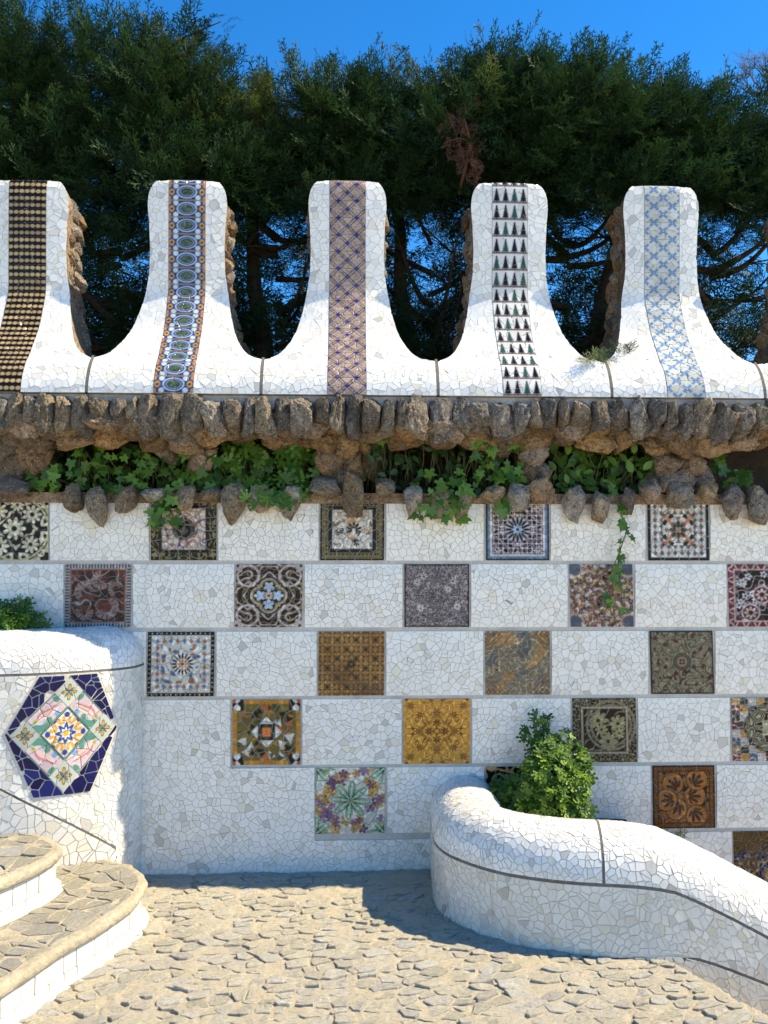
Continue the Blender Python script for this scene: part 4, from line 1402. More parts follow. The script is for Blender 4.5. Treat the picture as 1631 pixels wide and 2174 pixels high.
# ================================================================== BALUSTRADES (swept rounded parapets)
class Sweep:
    def __init__(s, path, side, h_seam, bottom, dz, width=.34, rise=.20):
        s.P = smooth_poly(path, 10)
        s.L = [0.0]
        for i in range(1, len(s.P)): s.L.append(s.L[-1]+(s.P[i]-s.P[i-1]).length)
        s.len = s.L[-1]; s.side = side; s.dz = dz
        La = np.array(s.L)
        s.fx = lambda a: float(np.interp(a, La, [p.x for p in s.P])); s.fy = lambda a: float(np.interp(a, La, [p.y for p in s.P]))
        # section: outer face from the bottom up to the seam, then the rounded coping
        sec = [(0.0, bottom), (0.0, h_seam)]
        n = 26
        for k in range(1, n+1):
            t = math.pi*k/n
            o = width/2*(1-math.cos(t)); h = h_seam+rise*max(0.0, math.sin(t))**.85
            sec.append((o, h))
        sec.append((width, h_seam-.15))
        s.sec = [Vector(q) for q in sec]
        s.B = [0.0]
        for i in range(1, len(sec)): s.B.append(s.B[-1]+(s.sec[i]-s.sec[i-1]).length)
        s.Bl = s.B[-1]; s.b_seam = h_seam-bottom
        s.Ba = np.array(s.B); s.So = [q.x for q in s.sec]; s.Sh = [q.y for q in s.sec]
        s.bottom = bottom
    def pt(s, a, b):
        a = max(0, min(s.len, a)); b = max(0, min(s.Bl, b))
        e = .03
        t = Vector((s.fx(min(s.len, a+e))-s.fx(max(0, a-e)), s.fy(min(s.len, a+e))-s.fy(max(0, a-e)), 0)).normalized()
        N = Vector((-t.y, t.x, 0))*s.side
        o = float(np.interp(b, s.Ba, s.So)); h = float(np.interp(b, s.Ba, s.Sh))
        return Vector((s.fx(a)+N.x*o, s.fy(a)+N.y*o, h+s.dz(a)))
    def map(s, a, b):
        p = s.pt(a, b); e = .008
        da = s.pt(min(s.len, a+e), b)-s.pt(max(0, a-e), b); db = s.pt(a, min(s.Bl, b+e))-s.pt(a, max(0, b-e))
        n = da.cross(db)*s.side
        if n.length < 1e-9: return p, Vector((0, -1, 0))
        return p, n.normalized()
    def body(s, name, mat, parent, off=-.0004):
        na = int(s.len/.03)+2
        v = []; f = []
        bs = [0, s.b_seam*.5]+list(np.linspace(s.b_seam, s.Bl, 34))
        for i in range(na):
            for b in bs:
                p, n = s.map(s.len*i/(na-1), b); v.append(p+n*off)
        m = len(bs)
        for i in range(na-1):
            for k in range(m-1):
                f.append((i*m+k, i*m+k+1, (i+1)*m+k+1, (i+1)*m+k))
        f.append(tuple(range(m))); f.append(tuple((na-1)*m+k for k in range(m-1, -1, -1)))
        for i in range(na-1): f.append((i*m, (i+1)*m, (i+1)*m+m-1, i*m+m-1))
        return mobj(name, v, f, mat, parent, None, True)
    def find(s, px, py):
        best = None
        for i in range(400):
            a = s.len*i/399
            # outer face only
            p0 = s.pt(a, 0); x0, _ = proj(p0)
            if best is None or abs(x0-px) < best[0]: best = (abs(x0-px), a)
        a = best[1]
        lo, hi = 0.0, s.b_seam+.4
        for _ in range(40):
            m = (lo+hi)/2
            if proj(s.pt(a, m))[1] > py: lo = m
            else: hi = m
        return a, (lo+hi)/2
    def strip(s, pts, w, name, mat, parent, off=.0008):
        v = []; f = []
        n = len(pts)
        for i, (a, b) in enumerate(pts):
            a2, b2 = pts[min(i+1, n-1)]; a1, b1 = pts[max(i-1, 0)]
            L_ = math.hypot(a2-a1, b2-b1); nx_, ny_ = -(b2-b1)/L_*w/2, (a2-a1)/L_*w/2
            for sg in (1, -1):
                p, nn = s.map(a+nx_*sg, b+ny_*sg); v.append(p+nn*off)
        m = len(v)
        for i in range(n):
            for k, sg in ((0, 1), (1, -1)):
                a, b = pts[i]
                v.append(v[2*i+k]-s.map(a, b)[1]*.008)
        for i in range(n-1):
            f += [(2*i, 2*i+1, 2*i+3, 2*i+2), (2*i, 2*i+2, m+2*i+2, m+2*i), (2*i+1, m+2*i+1, m+2*i+3, 2*i+3)]
        return mobj(name, v, f, mat, parent)
def rect_dom(a0, b0, a1, b1): return [(a0, b0), (a1, b0), (a1, b1), (a0, b1)]
def tile_sweep(S, doms, size, gap, mat, parent, rg, base, holes=(), tilt=.03):
    pcs = []
    for d, hol in doms:
        for qd in shards(d, size, gap, rg, hol):
            v, f, _ = shard_geo(qd, S.map, tilt, .0018, rg)
            pcs.append((v, f, white_colour(rg, base)))
    return pcs

# bench-like parapet on the right
BP = [Vector(p) for p in ((.425, .0), (.418, -.12), (.408, -.28), (.404, -.40), (.415, -.50), (.452, -.605), (.535, -.72), (.63, -.81), (.72, -.866), (.865, -.925), (1.03, -.965), (1.2, -.985), (1.45, -.99), (1.8, -.99), (2.3, -.99), (2.7, -.99))]
BP = [Vector((p[0], p[1])) for p in BP]
_acc = [0]
for i in range(1, len(BP)): _acc.append(_acc[-1]+(BP[i]-BP[i-1]).length)
aD = _acc[11]
def bench_dz(a):
    k = a-aD
    return float(np.interp(k, [-.10, -.02, .06, .13, .22, .36, .52, 1.6], [0, -.004, -.013, -.028, -.066, -.135, -.22, -.78]))
BENCH = empty('curved_parapet', (1.0, -.7, 0), 'low white mosaic parapet curling out from the wall and sloping down to the right', 'parapet')
SB = Sweep(BP, 1, .285, -.35, bench_dz, .36, .195)
SB.body('parapet_core', M_GROUTW, BENCH)
rg = random.Random(41)
bs = SB.b_seam
a_j, _ = SB.find(1287, 1950)
def b_lowf(a):              # the lower joint leaves the landing and follows the stair down
    return float(np.interp(SB.fx(a), [0, 1.30, 1.41, 1.495, 1.58, 1.694, 2.3, 3], [-.006, -.004, -.004, -.031, -.063, -.109, -.40, -.74]))+.35-bench_dz(a)
def a_at(x):
    return float(np.interp(x, [SB.fx(q) for q in np.linspace(aD-.3, SB.len, 200)], np.linspace(aD-.3, SB.len, 200)))
lowa = [0.0, aD-.4, aD-.1]+[a_at(x) for x in (1.41, 1.495, 1.58, 1.694, 2.0, 2.3)]+[SB.len]
lowpts = [(a, b_lowf(a)) for a in lowa]
doms = [([(a, b+.006) for a, b in lowpts]+[(SB.len, bs-.007), (0.0, bs-.007)], ()), ([(0.0, .03), (SB.len, .03)]+[(a, b-.006) for a, b in lowpts[::-1]], ()),
        (rect_dom(0.0, bs+.007, a_j-.006, SB.Bl-.1), ()), (rect_dom(a_j+.006, bs+.007, SB.len, SB.Bl-.1), ())]
pcs = tile_sweep(SB, doms[:2], .034, .0042, M_WHITE_OLD, BENCH, rg, (.745, .70, .61))
pcs += tile_sweep(SB, doms[2:], .0295, .0036, M_WHITE_OLD, BENCH, rg, (.80, .775, .715))
build_pieces(pcs, 'tile', M_WHITE_OLD, BENCH, 300, 'small_tiles')
SB.strip([(a, bs) for a in np.linspace(0, SB.len, 90)], .013, 'coping_joint', M_JOINT, BENCH)
SB.strip([(a, b_lowf(a)) for a in np.linspace(aD-.3, SB.len, 60)], .012, 'skirting_joint', M_JOINT, BENCH)
SB.strip([(a_j, b) for b in np.linspace(bs, SB.Bl-.12, 40)], .013, 'cross_joint', M_JOINT, BENCH)
# planter earth between the parapet and the wall
mobj('planter_soil', [(.66, -.02, .29), (1.45, -.02, .25), (1.45, -.72, .22), (1.2, -.70, .27), (.98, -.66, .29), (.76, -.42, .29),
                      (.66, -.02, -.4), (1.45, -.02, -.4), (1.45, -.72, -.4), (1.2, -.70, -.4), (.98, -.66, -.4), (.76, -.42, -.4)],
     [(0, 5, 4, 3, 2, 1)]+[(k, (k+1) % 6, (k+1) % 6+6, k+6) for k in range(6)], M_SOIL, BENCH)

# parapet on the left with the blue hexagon
PP = [Vector(p) for p in ((-1.056, .0), (-1.058, -.06), (-1.068, -.12), (-1.09, -.172), (-1.13, -.22), (-1.2, -.272), (-1.335, -.35), (-1.475, -.398), (-1.62, -.425), (-2.0, -.47), (-2.6, -.52))]
PILL = empty('curved_parapet', (-1.4, -.2, 0), 'tall white mosaic stair parapet with a navy blue hexagon inlay', 'parapet')
SP = Sweep(PP, -1, 1.068, -.1, lambda a: 0.0, .42, .195)
SP.body('parapet_core', M_GROUTW, PILL)
rg = random.Random(52)
bs = SP.b_seam
HEXPX = [(71, 1434), (195, 1426), (239, 1541), (185, 1679), (64, 1693), (1, 1560)]
hexab = [SP.find(*q) for q in HEXPX]
hexab = [(a, min(b, bs-.012)) for a, b in hexab]
if area(hexab) < 0: hexab = hexab[::-1]
hc = (sum(q[0] for q in hexab)/6, sum(q[1] for q in hexab)/6)
# the stair string line: from the photo
strpx = [(-40, 1661), (0, 1680), (80, 1719), (150, 1752), (205, 1780), (243, 1801)]
strab = [SP.find(*q) for q in strpx]
strab = sorted(strab)                      # a grows from the wall to the left
a_end = strab[0][0]
lowpoly = [(a_end, .02)]+[(SP.len, .02), (SP.len, strab[-1][1]+.2)]+[(a, b-.006) for a, b in strab[::-1]]
uppoly = [(0.0, .02), (a_end-.006, .02)]+[(a, b+.006) for a, b in strab]+[(SP.len, strab[-1][1]+.214), (SP.len, bs-.006), (0.0, bs-.006)]
hexo = [(hc[0]+(a-hc[0])*1.045, min(hc[1]+(b-hc[1])*1.045, bs-.004)) for a, b in hexab]
pcs = tile_sweep(SP, [(uppoly, (hexo,))], .035, .0034, M_WHITE_OLD, PILL, rg, (.79, .755, .675))
pcs += tile_sweep(SP, [(lowpoly, ())], .046, .0040, M_WHITE_OLD, PILL, rg, (.74, .71, .64))
pcs += tile_sweep(SP, [(rect_dom(0, bs+.006, SP.len, SP.Bl-.1), ())], .031, .0032, M_WHITE_OLD, PILL, rg, (.80, .79, .765))
build_pieces(pcs, 'tile', M_WHITE_OLD, PILL, 300, 'small_tiles')
SP.strip([(a, bs) for a in np.linspace(0, SP.len, 70)], .011, 'coping_joint', M_JOINT, PILL)
ln = [(a_end, .0), (a_end, strab[0][1])]+strab[1:]+[(SP.len, strab[-1][1]+.207)]
fine = []
for i in range(len(ln)-1):
    for k in range(10): fine.append((ln[i][0]+(ln[i+1][0]-ln[i][0])*k/10, ln[i][1]+(ln[i+1][1]-ln[i][1])*k/10))
SP.strip(fine+[ln[-1]], .011, 'string_joint', M_JOINT, PILL)
# hexagon: navy pieces and a printed diamond of nine tiles
DPX = [(139, 1430), (236, 1540), (128, 1681), (10, 1563)]     # top, right, bottom, left
dab = [SP.find(*q) for q in DPX]
dT, dR, dB, dL = [(a, min(b, bs-.02)) for a, b in dab]
hex_bed = []
for i in range(6):
    hex_bed.append(hexo[i])
vv = []
ctr = SP.map(*hc)
nseg = 10; ringv = []
for i in range(6):
    for k in range(nseg):
        a = hexo[i][0]+(hexo[(i+1) % 6][0]-hexo[i][0])*k/nseg; b = hexo[i][1]+(hexo[(i+1) % 6][1]-hexo[i][1])*k/nseg
        ringv.append((a, b))
vv = []; ff = []
for r in (1.0, .75, .5, .25):
    for a, b in ringv:
        p, n = SP.map(hc[0]+(a-hc[0])*r, hc[1]+(b-hc[1])*r); vv.append(p+n*.0022)
m = len(ringv)
for r in range(3):
    for k in range(m): ff.append((r*m+k, r*m+(k+1) % m, (r+1)*m+(k+1) % m, (r+1)*m+k))
vv.append(ctr[0]+ctr[1]*.0022)
for k in range(m): ff.append((3*m+k, 3*m+(k+1) % m, 4*m))
HEX = mobj('hexagon_inlay', vv, ff, M_GROUTW, PILL)
HEX['label'] = 'navy blue hexagon with a diamond of flower tiles'
dia = [dT, dR, dB, dL]
if area(dia) < 0: dia = dia[::-1]
M_NAVY = mat_tile('navy_ceramic', 0.12, 0.03, (0.2, 0.18, 0.2), 0.22)
def navy():
    k = rg.uniform(.7, 1.3)
    return (0.006*k, 0.006*k, 0.062*k) if rg.random() < .85 else (.008, .014, .12)
for qd in shards(hexab, .052, .0048, rg, (dia,)):
    v, f, _ = shard_geo(qd, SP.map, .02, .0062, rg)
    mobj('navy_tile', v, f, M_NAVY, HEX, [navy()]*len(v))
def dmap(u, v):      # u along T->R, v along T->L, both 0..1
    a = dT[0]+(dR[0]-dT[0])*u+(dL[0]-dT[0])*v+(dB[0]-dR[0]-dL[0]+dT[0])*u*v
    b = dT[1]+(dR[1]-dT[1])*u+(dL[1]-dT[1])*v+(dB[1]-dR[1]-dL[1]+dT[1])*u*v
    return SP.map(a, b)
cut = [0, .27, .73, 1.0]
for i in range(3):
    for j in range(3):
        u0, u1, v0, v1 = cut[i], cut[i+1], cut[j], cut[j+1]
        def fm(s, t, u0=u0, u1=u1, v0=v0, v1=v1):
            # s runs left to right as seen, t bottom to top
            return dmap(u0+.004+(u1-u0-.008)*s, v1-.004-(v1-v0-.008)*t)
        if i == 1 and j == 1:
            def pf(U, V):
                im = p_rosette_tile((U-V)/1.414*.98, (U+V)/1.414*.98)
                return lay(im, sm(.93-sq(U, V), .03), C(70, 116, 100))
            printed('rosette_tile', pf, fm, 64, 64, 1, 8, .014, HEX, rg, .0064)
        elif i != 1 and j != 1:
            printed('leaf_tile', lambda U, V: p_leaf_corner((U-V)/1.414*1.2, (U+V)/1.414*1.2), fm, 40, 40, 1, 3, .02, HEX, rg, .0064)
        elif i == 1:
            printed('tulip_tile', (lambda U, V: p_tulip(U, V)) if j == 0 else (lambda U, V: p_tulip(-U, -V)), fm, 60, 40, 1.7, 4, .02, HEX, rg, .0064)
        else:
            printed('tulip_tile', (lambda U, V: p_tulip(V, U)) if i == 2 else (lambda U, V: p_tulip(-V, -U)), fm, 40, 60, .6, 4, .02, HEX, rg, .0064)

# ================================================================== STEPS
STAIR = empty('stone_staircase', (-1.6, -1.0, 0), 'curved stone steps with white tiled risers climbing to the left', 'steps')
M_SLAB = mat_plain('tread_stone', (0.33, 0.285, 0.195), (0.50, 0.435, 0.315), 40, .9, .95, .014)
OUT1 = [(-1.16, -.25), (-1.06, -.315), (-.965, -.41), (-.915, -.51), (-.902, -.60), (-.903, -.72), (-.935, -.83), (-.995, -.99), (-1.066, -1.13), (-1.12, -1.29), (-1.175, -1.44), (-1.32, -1.9), (-1.5, -2.5)]
OUT2 = [(-1.47, -.38), (-1.385, -.445), (-1.31, -.525), (-1.262, -.61), (-1.264, -.71), (-1.305, -.84), (-1.37, -.965), (-1.5, -1.23), (-1.68, -1.7), (-1.9, -2.5)]
def offset(path, d):
    out = []
    for i, p in enumerate(path):
        a = path[max(0, i-1)]; b = path[min(len(path)-1, i+1)]
        t = (b-a).normalized(); n = Vector((-t.y, t.x))
        out.append(p+n*d)
    return out
def step(out, z0, z1, backx, rg, lab):
    pth = smooth_poly([Vector(p) for p in out], 6)
    S = tag(mobj('step', [], [], M_MORTAR, STAIR))
    # solid under the slab (riser backing)
    riser = offset(pth, -.016)
    far = [Vector((backx, -2.5)), Vector((backx, -.25))]
    def prism(poly, za, zb):
        n = len(poly)
        return [(p.x, p.y, za) for p in poly]+[(p.x, p.y, zb) for p in poly], [tuple(range(n-1, -1, -1)), tuple(range(n, 2*n))]+[(k, (k+1) % n, n+(k+1) % n, n+k) for k in range(n)]
    core = riser+far
    if area([(p.x, p.y) for p in core]) < 0: core = core[::-1]
    v, f = prism(core, z0-.02, z1-.046)
    S.data.from_pydata(v, [], f); S.data.update()
    # slab with a rough rounded nose
    rings = [(-.03, z1-.046), (.0, z1-.046), (.009, z1-.036), (.011, z1-.018), (.004, z1-.004), (-.010, z1)]
    v = []; f = []
    n = len(pth)
    for o, z in rings:
        for i, p in enumerate(offset(pth, o)):
            j = .008*mnoise.noise(Vector((p.x*14, p.y*14, z*40)))+.006*mnoise.noise(Vector((p.x*40, p.y*40, z*60)))
            v.append((p.x+j, p.y+j, z+j*.6))
    m = len(rings)
    for r in range(m-1):
        for i in range(n-1): f.append((r*n+i, (r+1)*n+i, (r+1)*n+i+1, r*n+i+1))
    top = [v[(m-1)*n+i] for i in range(n)]
    k0 = len(v)
    # tread surface: strips inward
    for q in range(1, 10):
        for i, p in enumerate(top):
            t = q/9.0
            x = p[0]+(backx-p[0])*t; y = p[1]+(.0 if p[1] < -.5 else .0)*t
            v.append((x, y, z1+.006*mnoise.noise(Vector((x*9, y*9, z1)))+.002))
    for q in range(9):
        b0 = (m-1)*n if q == 0 else k0+(q-1)*n
        b1 = k0+q*n
        for i in range(n-1): f.append((b0+i, b1+i, b1+i+1, b0+i+1))
    sl = mobj('tread_slab', v, f, M_SLAB, S, None, True)
    # flagstones bedded in the tread
    dom = [(p.x, p.y) for p in offset(pth, -.03)]+[(backx+.3, -2.4), (backx+.3, -.35)]
    pc = []
    for qd in shards(dom, .098, .007, rg):
        cx = sum(p[0] for p in qd)/len(qd); cy = sum(p[1] for p in qd)/len(qd)
        pr = proj((cx, cy, z1))
        if pr[0] < -60 or pr[1] > IH+60: continue
        k = rg.uniform(.9, 1.0)
        pc.append(ground_stone([(cx+(x-cx)*k, cy+(y-cy)*k) for x, y in qd], rg.uniform(.001, .0035), rg, z1+.0025)+((.5,)*3,))
    build_pieces(pc, 'tread_stone', M_TREAD, S, 300, 'tread_stones', False)
    # riser tiles, a tall course above a low one
    acc = [0]
    for i in range(1, n): acc.append(acc[-1]+(pth[i]-pth[i-1]).length)
    A = np.array(acc); X = [p.x for p in riser]; Y = [p.y for p in riser]
    zc = z0+.047
    for zb, zt, wmin, wmax in ((zc+.002, z1-.048, .06, .10), (z0+.002, zc-.002, .06, .12)):
        a = 0
        while a < acc[-1]:
            w = rg.uniform(wmin, wmax)
            pts = [a+.0022+(w-.0044)*k/4 for k in range(5)]
            vs = []; fs = []
            col = white_colour(rg, (.70, .685, .63))
            dd = rg.uniform(.0035, .0065)
            for q in pts:
                q = min(q, acc[-1])
                x, y = float(np.interp(q, A, X)), float(np.interp(q, A, Y))
                x2, y2 = float(np.interp(min(q+.01, acc[-1]), A, X)), float(np.interp(min(q+.01, acc[-1]), A, Y))
                x1, y1 = float(np.interp(max(q-.01, 0), A, X)), float(np.interp(max(q-.01, 0), A, Y))
                t = Vector((x2-x1, y2-y1)).normalized(); nn = Vector((-t.y, t.x))
                for z in (zb, zt):
                    vs.append((x+nn.x*dd, y+nn.y*dd, z)); 
                for z in (zb, zt):
                    vs.append((x-nn.x*.002, y-nn.y*.002, z))
            for k in range(4):
                b = 4*k; c = 4*k+4
                fs += [(b, b+1, c+1, c), (b+1, b+3, c+3, c+1), (b+2, b, c, c+2)]
            fs += [(0, 2, 3, 1), (16, 17, 19, 18)]
            mobj('riser_tile', vs, fs, M_WHITE_OLD, S, [col]*len(vs))
            a += w
    # little mortar cove at the foot of the riser
    v = []; f = []
    a1, a2 = offset(pth, -.012), offset(pth, .022)
    for p, q in zip(a1, a2): v += [(p.x, p.y, z0+.016), (q.x, q.y, z0+.004)]
    for i in range(n-1): f.append((2*i, 2*i+1, 2*i+3, 2*i+2))
    mobj('mortar_cove', v, f, M_GROUTW, S)
    return S
rg = random.Random(63)
# the tread of the first step must reach the parapet, so its back lies under it
step(OUT1, 0.0, .168, -3.0, rg, '')
step(OUT2, .168, .342, -3.0, rg, '')

# ================================================================== VEGETATION
def mat_leaf(name, c1, c2, rough=0.45, trans=0.25, gen=True):
    t = NT(name)
    p = t.pos()
    r = t.rand() if gen else t.noise(3.5, 3, .6, p)
    if not gen:
        g = t.n.new('ShaderNodeNewGeometry').outputs['Random Per Island']
        r = t.math('ADD', t.math('MULTIPLY', r, .6), t.math('MULTIPLY', g, .4))
    c = t.ramp(r, [(0.15, c1), (0.85, c2)])
    t.set('Base Color', c); t.set('Roughness', rough); t.set('Specular IOR Level', .35 if gen else .12)
    tr = t.n.new('ShaderNodeBsdfTranslucent')
    h = t.n.new('ShaderNodeHueSaturation'); h.inputs['Saturation'].default_value = 1.15; h.inputs['Value'].default_value = 1.5; h.inputs['Hue'].default_value = .485
    t.l.new(c, h.inputs['Color']); t.l.new(h.outputs[0], tr.inputs['Color'])
    mx = t.n.new('ShaderNodeMixShader'); mx.inputs[0].default_value = trans
    out = t.n['Material Output']
    t.l.new(t.b.outputs[0], mx.inputs[1]); t.l.new(tr.outputs[0], mx.inputs[2]); t.l.new(mx.outputs[0], out.inputs['Surface'])
    return t.m
M_CYP = mat_leaf('cypress_green', (0.003, 0.011, 0.005), (0.042, 0.092, 0.030), .6, .14, False)
M_CYPY = mat_leaf('yellowish_cypress_green', (0.03, 0.06, 0.015), (0.10, 0.12, 0.035), .55, .2, False)
M_DEAD = mat_leaf('dead_brown_foliage', (0.10, 0.045, 0.03), (0.24, 0.12, 0.085), .8, .1, False)
M_BARK = mat_plain('bark', (0.035, 0.026, 0.019), (0.10, 0.075, 0.055), 40, .9, .95, .01)
M_TWIG = mat_plain('purple_grey_twig', (0.10, 0.075, 0.075), (0.20, 0.16, 0.16), 60, .4)
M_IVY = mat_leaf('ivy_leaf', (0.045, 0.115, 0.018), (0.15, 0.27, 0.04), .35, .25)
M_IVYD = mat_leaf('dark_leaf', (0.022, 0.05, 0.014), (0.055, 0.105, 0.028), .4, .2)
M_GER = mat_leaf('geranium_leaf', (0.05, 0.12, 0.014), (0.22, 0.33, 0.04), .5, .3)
M_STEM = mat_plain('green_stem', (0.06, 0.07, 0.025), (0.13, 0.13, 0.05), 60, .3)

def spray_template(seed):
    """a flat feathery cypress spray of unit length along +Y"""
    r = random.Random(seed)
    v = []; f = []
    def blade(p, d, L, w, nrm):
        s = d.cross(nrm).normalized()*w
        n = len(v)
        tip = p+d*L
        mid = p+d*L*.5
        v.extend([p, mid+s, tip, mid-s]); f.append((n, n+1, n+2, n+3))
    nrm = Vector((0, 0, 1))
    k = 5
    for i in range(k):
        t = (i+.4)/k
        p = Vector((0.05*math.sin(t*3+seed), t, -.12*t*t))
        for sg in (-1, 1):
            a = math.radians(r.uniform(26, 46))*sg
            L = .50*(1-t*.68)*r.uniform(.75, 1.15)
            d = Vector((math.sin(a), math.cos(a), r.uniform(-.18, .3))).normalized()
            for q in range(2):
                tt = (q+.35)/2
                pp = p+d*L*tt
                for s2 in (-1, 1):
                    b = a+math.radians(r.uniform(22, 42))*s2
                    dd = Vector((math.sin(b), math.cos(b), r.uniform(-.35, .5))).normalized()
                    blade(pp, dd, L*.58*r.uniform(.7, 1.1), .016, (nrm+Vector((r.uniform(-.5, .5), r.uniform(-.5, .5), 0))).normalized())
            blade(p, d, L*1.15, .014, nrm)
    blade(Vector((0, .75, -.08)), Vector((0, 1, -.1)).normalized(), .27, .026, nrm)
    return np.array([tuple(q) for q in v]), f
TPL = [spray_template(s) for s in range(4)]
def foliage_mesh(name, placements, mat):
    """placements: (origin, direction, side normal, length)"""
    VV = []; loops = []; starts = []; tot = []
    off = 0
    lp = 0
    groups = {}
    for k, pl in enumerate(placements): groups.setdefault(k % len(TPL), []).append(pl)
    for k, pls in groups.items():
        tv, tf = TPL[k]
        O = np.array([p[0] for p in pls], float); D = np.array([p[1] for p in pls], float); Nn = np.array([p[2] for p in pls], float); L = np.array([p[3] for p in pls], float)
        D /= np.linalg.norm(D, axis=1, keepdims=True)
        X = np.cross(D, Nn); X /= np.maximum(np.linalg.norm(X, axis=1, keepdims=True), 1e-6)
        Z = np.cross(X, D)
        P = O[:, None, :]+L[:, None, None]*(tv[None, :, 0:1]*X[:, None, :]+tv[None, :, 1:2]*D[:, None, :]+tv[None, :, 2:3]*Z[:, None, :])
        VV.append(P.reshape(-1, 3))
        fa = np.array(tf)
        idx = (np.arange(len(pls))*len(tv))[:, None, None]+fa[None]+off
        loops.append(idx.reshape(-1)); off += len(pls)*len(tv)
    V = np.concatenate(VV); Lp = np.concatenate(loops)
    nf = len(Lp)//4
    me = bpy.data.meshes.new(name)
    me.vertices.add(len(V)); me.vertices.foreach_set('co', V.astype(np.float32).ravel())
    me.loops.add(len(Lp)); me.loops.foreach_set('vertex_index', Lp.astype(np.int32))
    me.polygons.add(nf); me.polygons.foreach_set('loop_start', (np.arange(nf)*4).astype(np.int32))
    try: me.polygons.foreach_set('loop_total', np.full(nf, 4, np.int32))
    except Exception: pass
    me.materials.append(mat)
    me.update(calc_edges=True)
    return me
def top_z(x):     # hedge outline from the photo at Y about 1.5
    pts = [(-420, 90), (0, 80), (60, 98), (150, 92), (270, 105), (330, 105), (400, 110), (440, 130), (465, 195), (560, 180), (640, 165), (740, 150), (850, 150), (900, 145), (1000, 140), (1060, 150), (1120, 180), (1250, 155), (1390, 165), (1480, 200), (1560, 205), (1631, 195), (2000, 190)]
    ax = [PY(px, py, 1.15).x for px, py in pts]; az = [PY(px, py, 1.15).z for px, py in pts]
    return float(np.interp(x, ax, az))
TREES = [(-2.75, 1.55, .10, 'left'), (-1.62, 1.45, .11, 'feather'), (-.53, 1.62, .10, 'yellow'), (.62, 1.75, .09, ''), (1.62, 1.6, .09, ''), (2.75, 1.7, .10, '')]
TLAB = ['feathery dark cypress standing at the left edge behind the dotted merlon', 'dark cypress whose long sprays droop toward the second merlon', 'clipped cypress with yellowish green top and thick ivy clad trunk',
        'dark cypress holding a dead brown branch between third and fourth merlons', 'dense dark cypress behind the merlon with pale blue stripe', 'dark cypress at the right edge behind the bare twigs']
tr = random.Random(91)
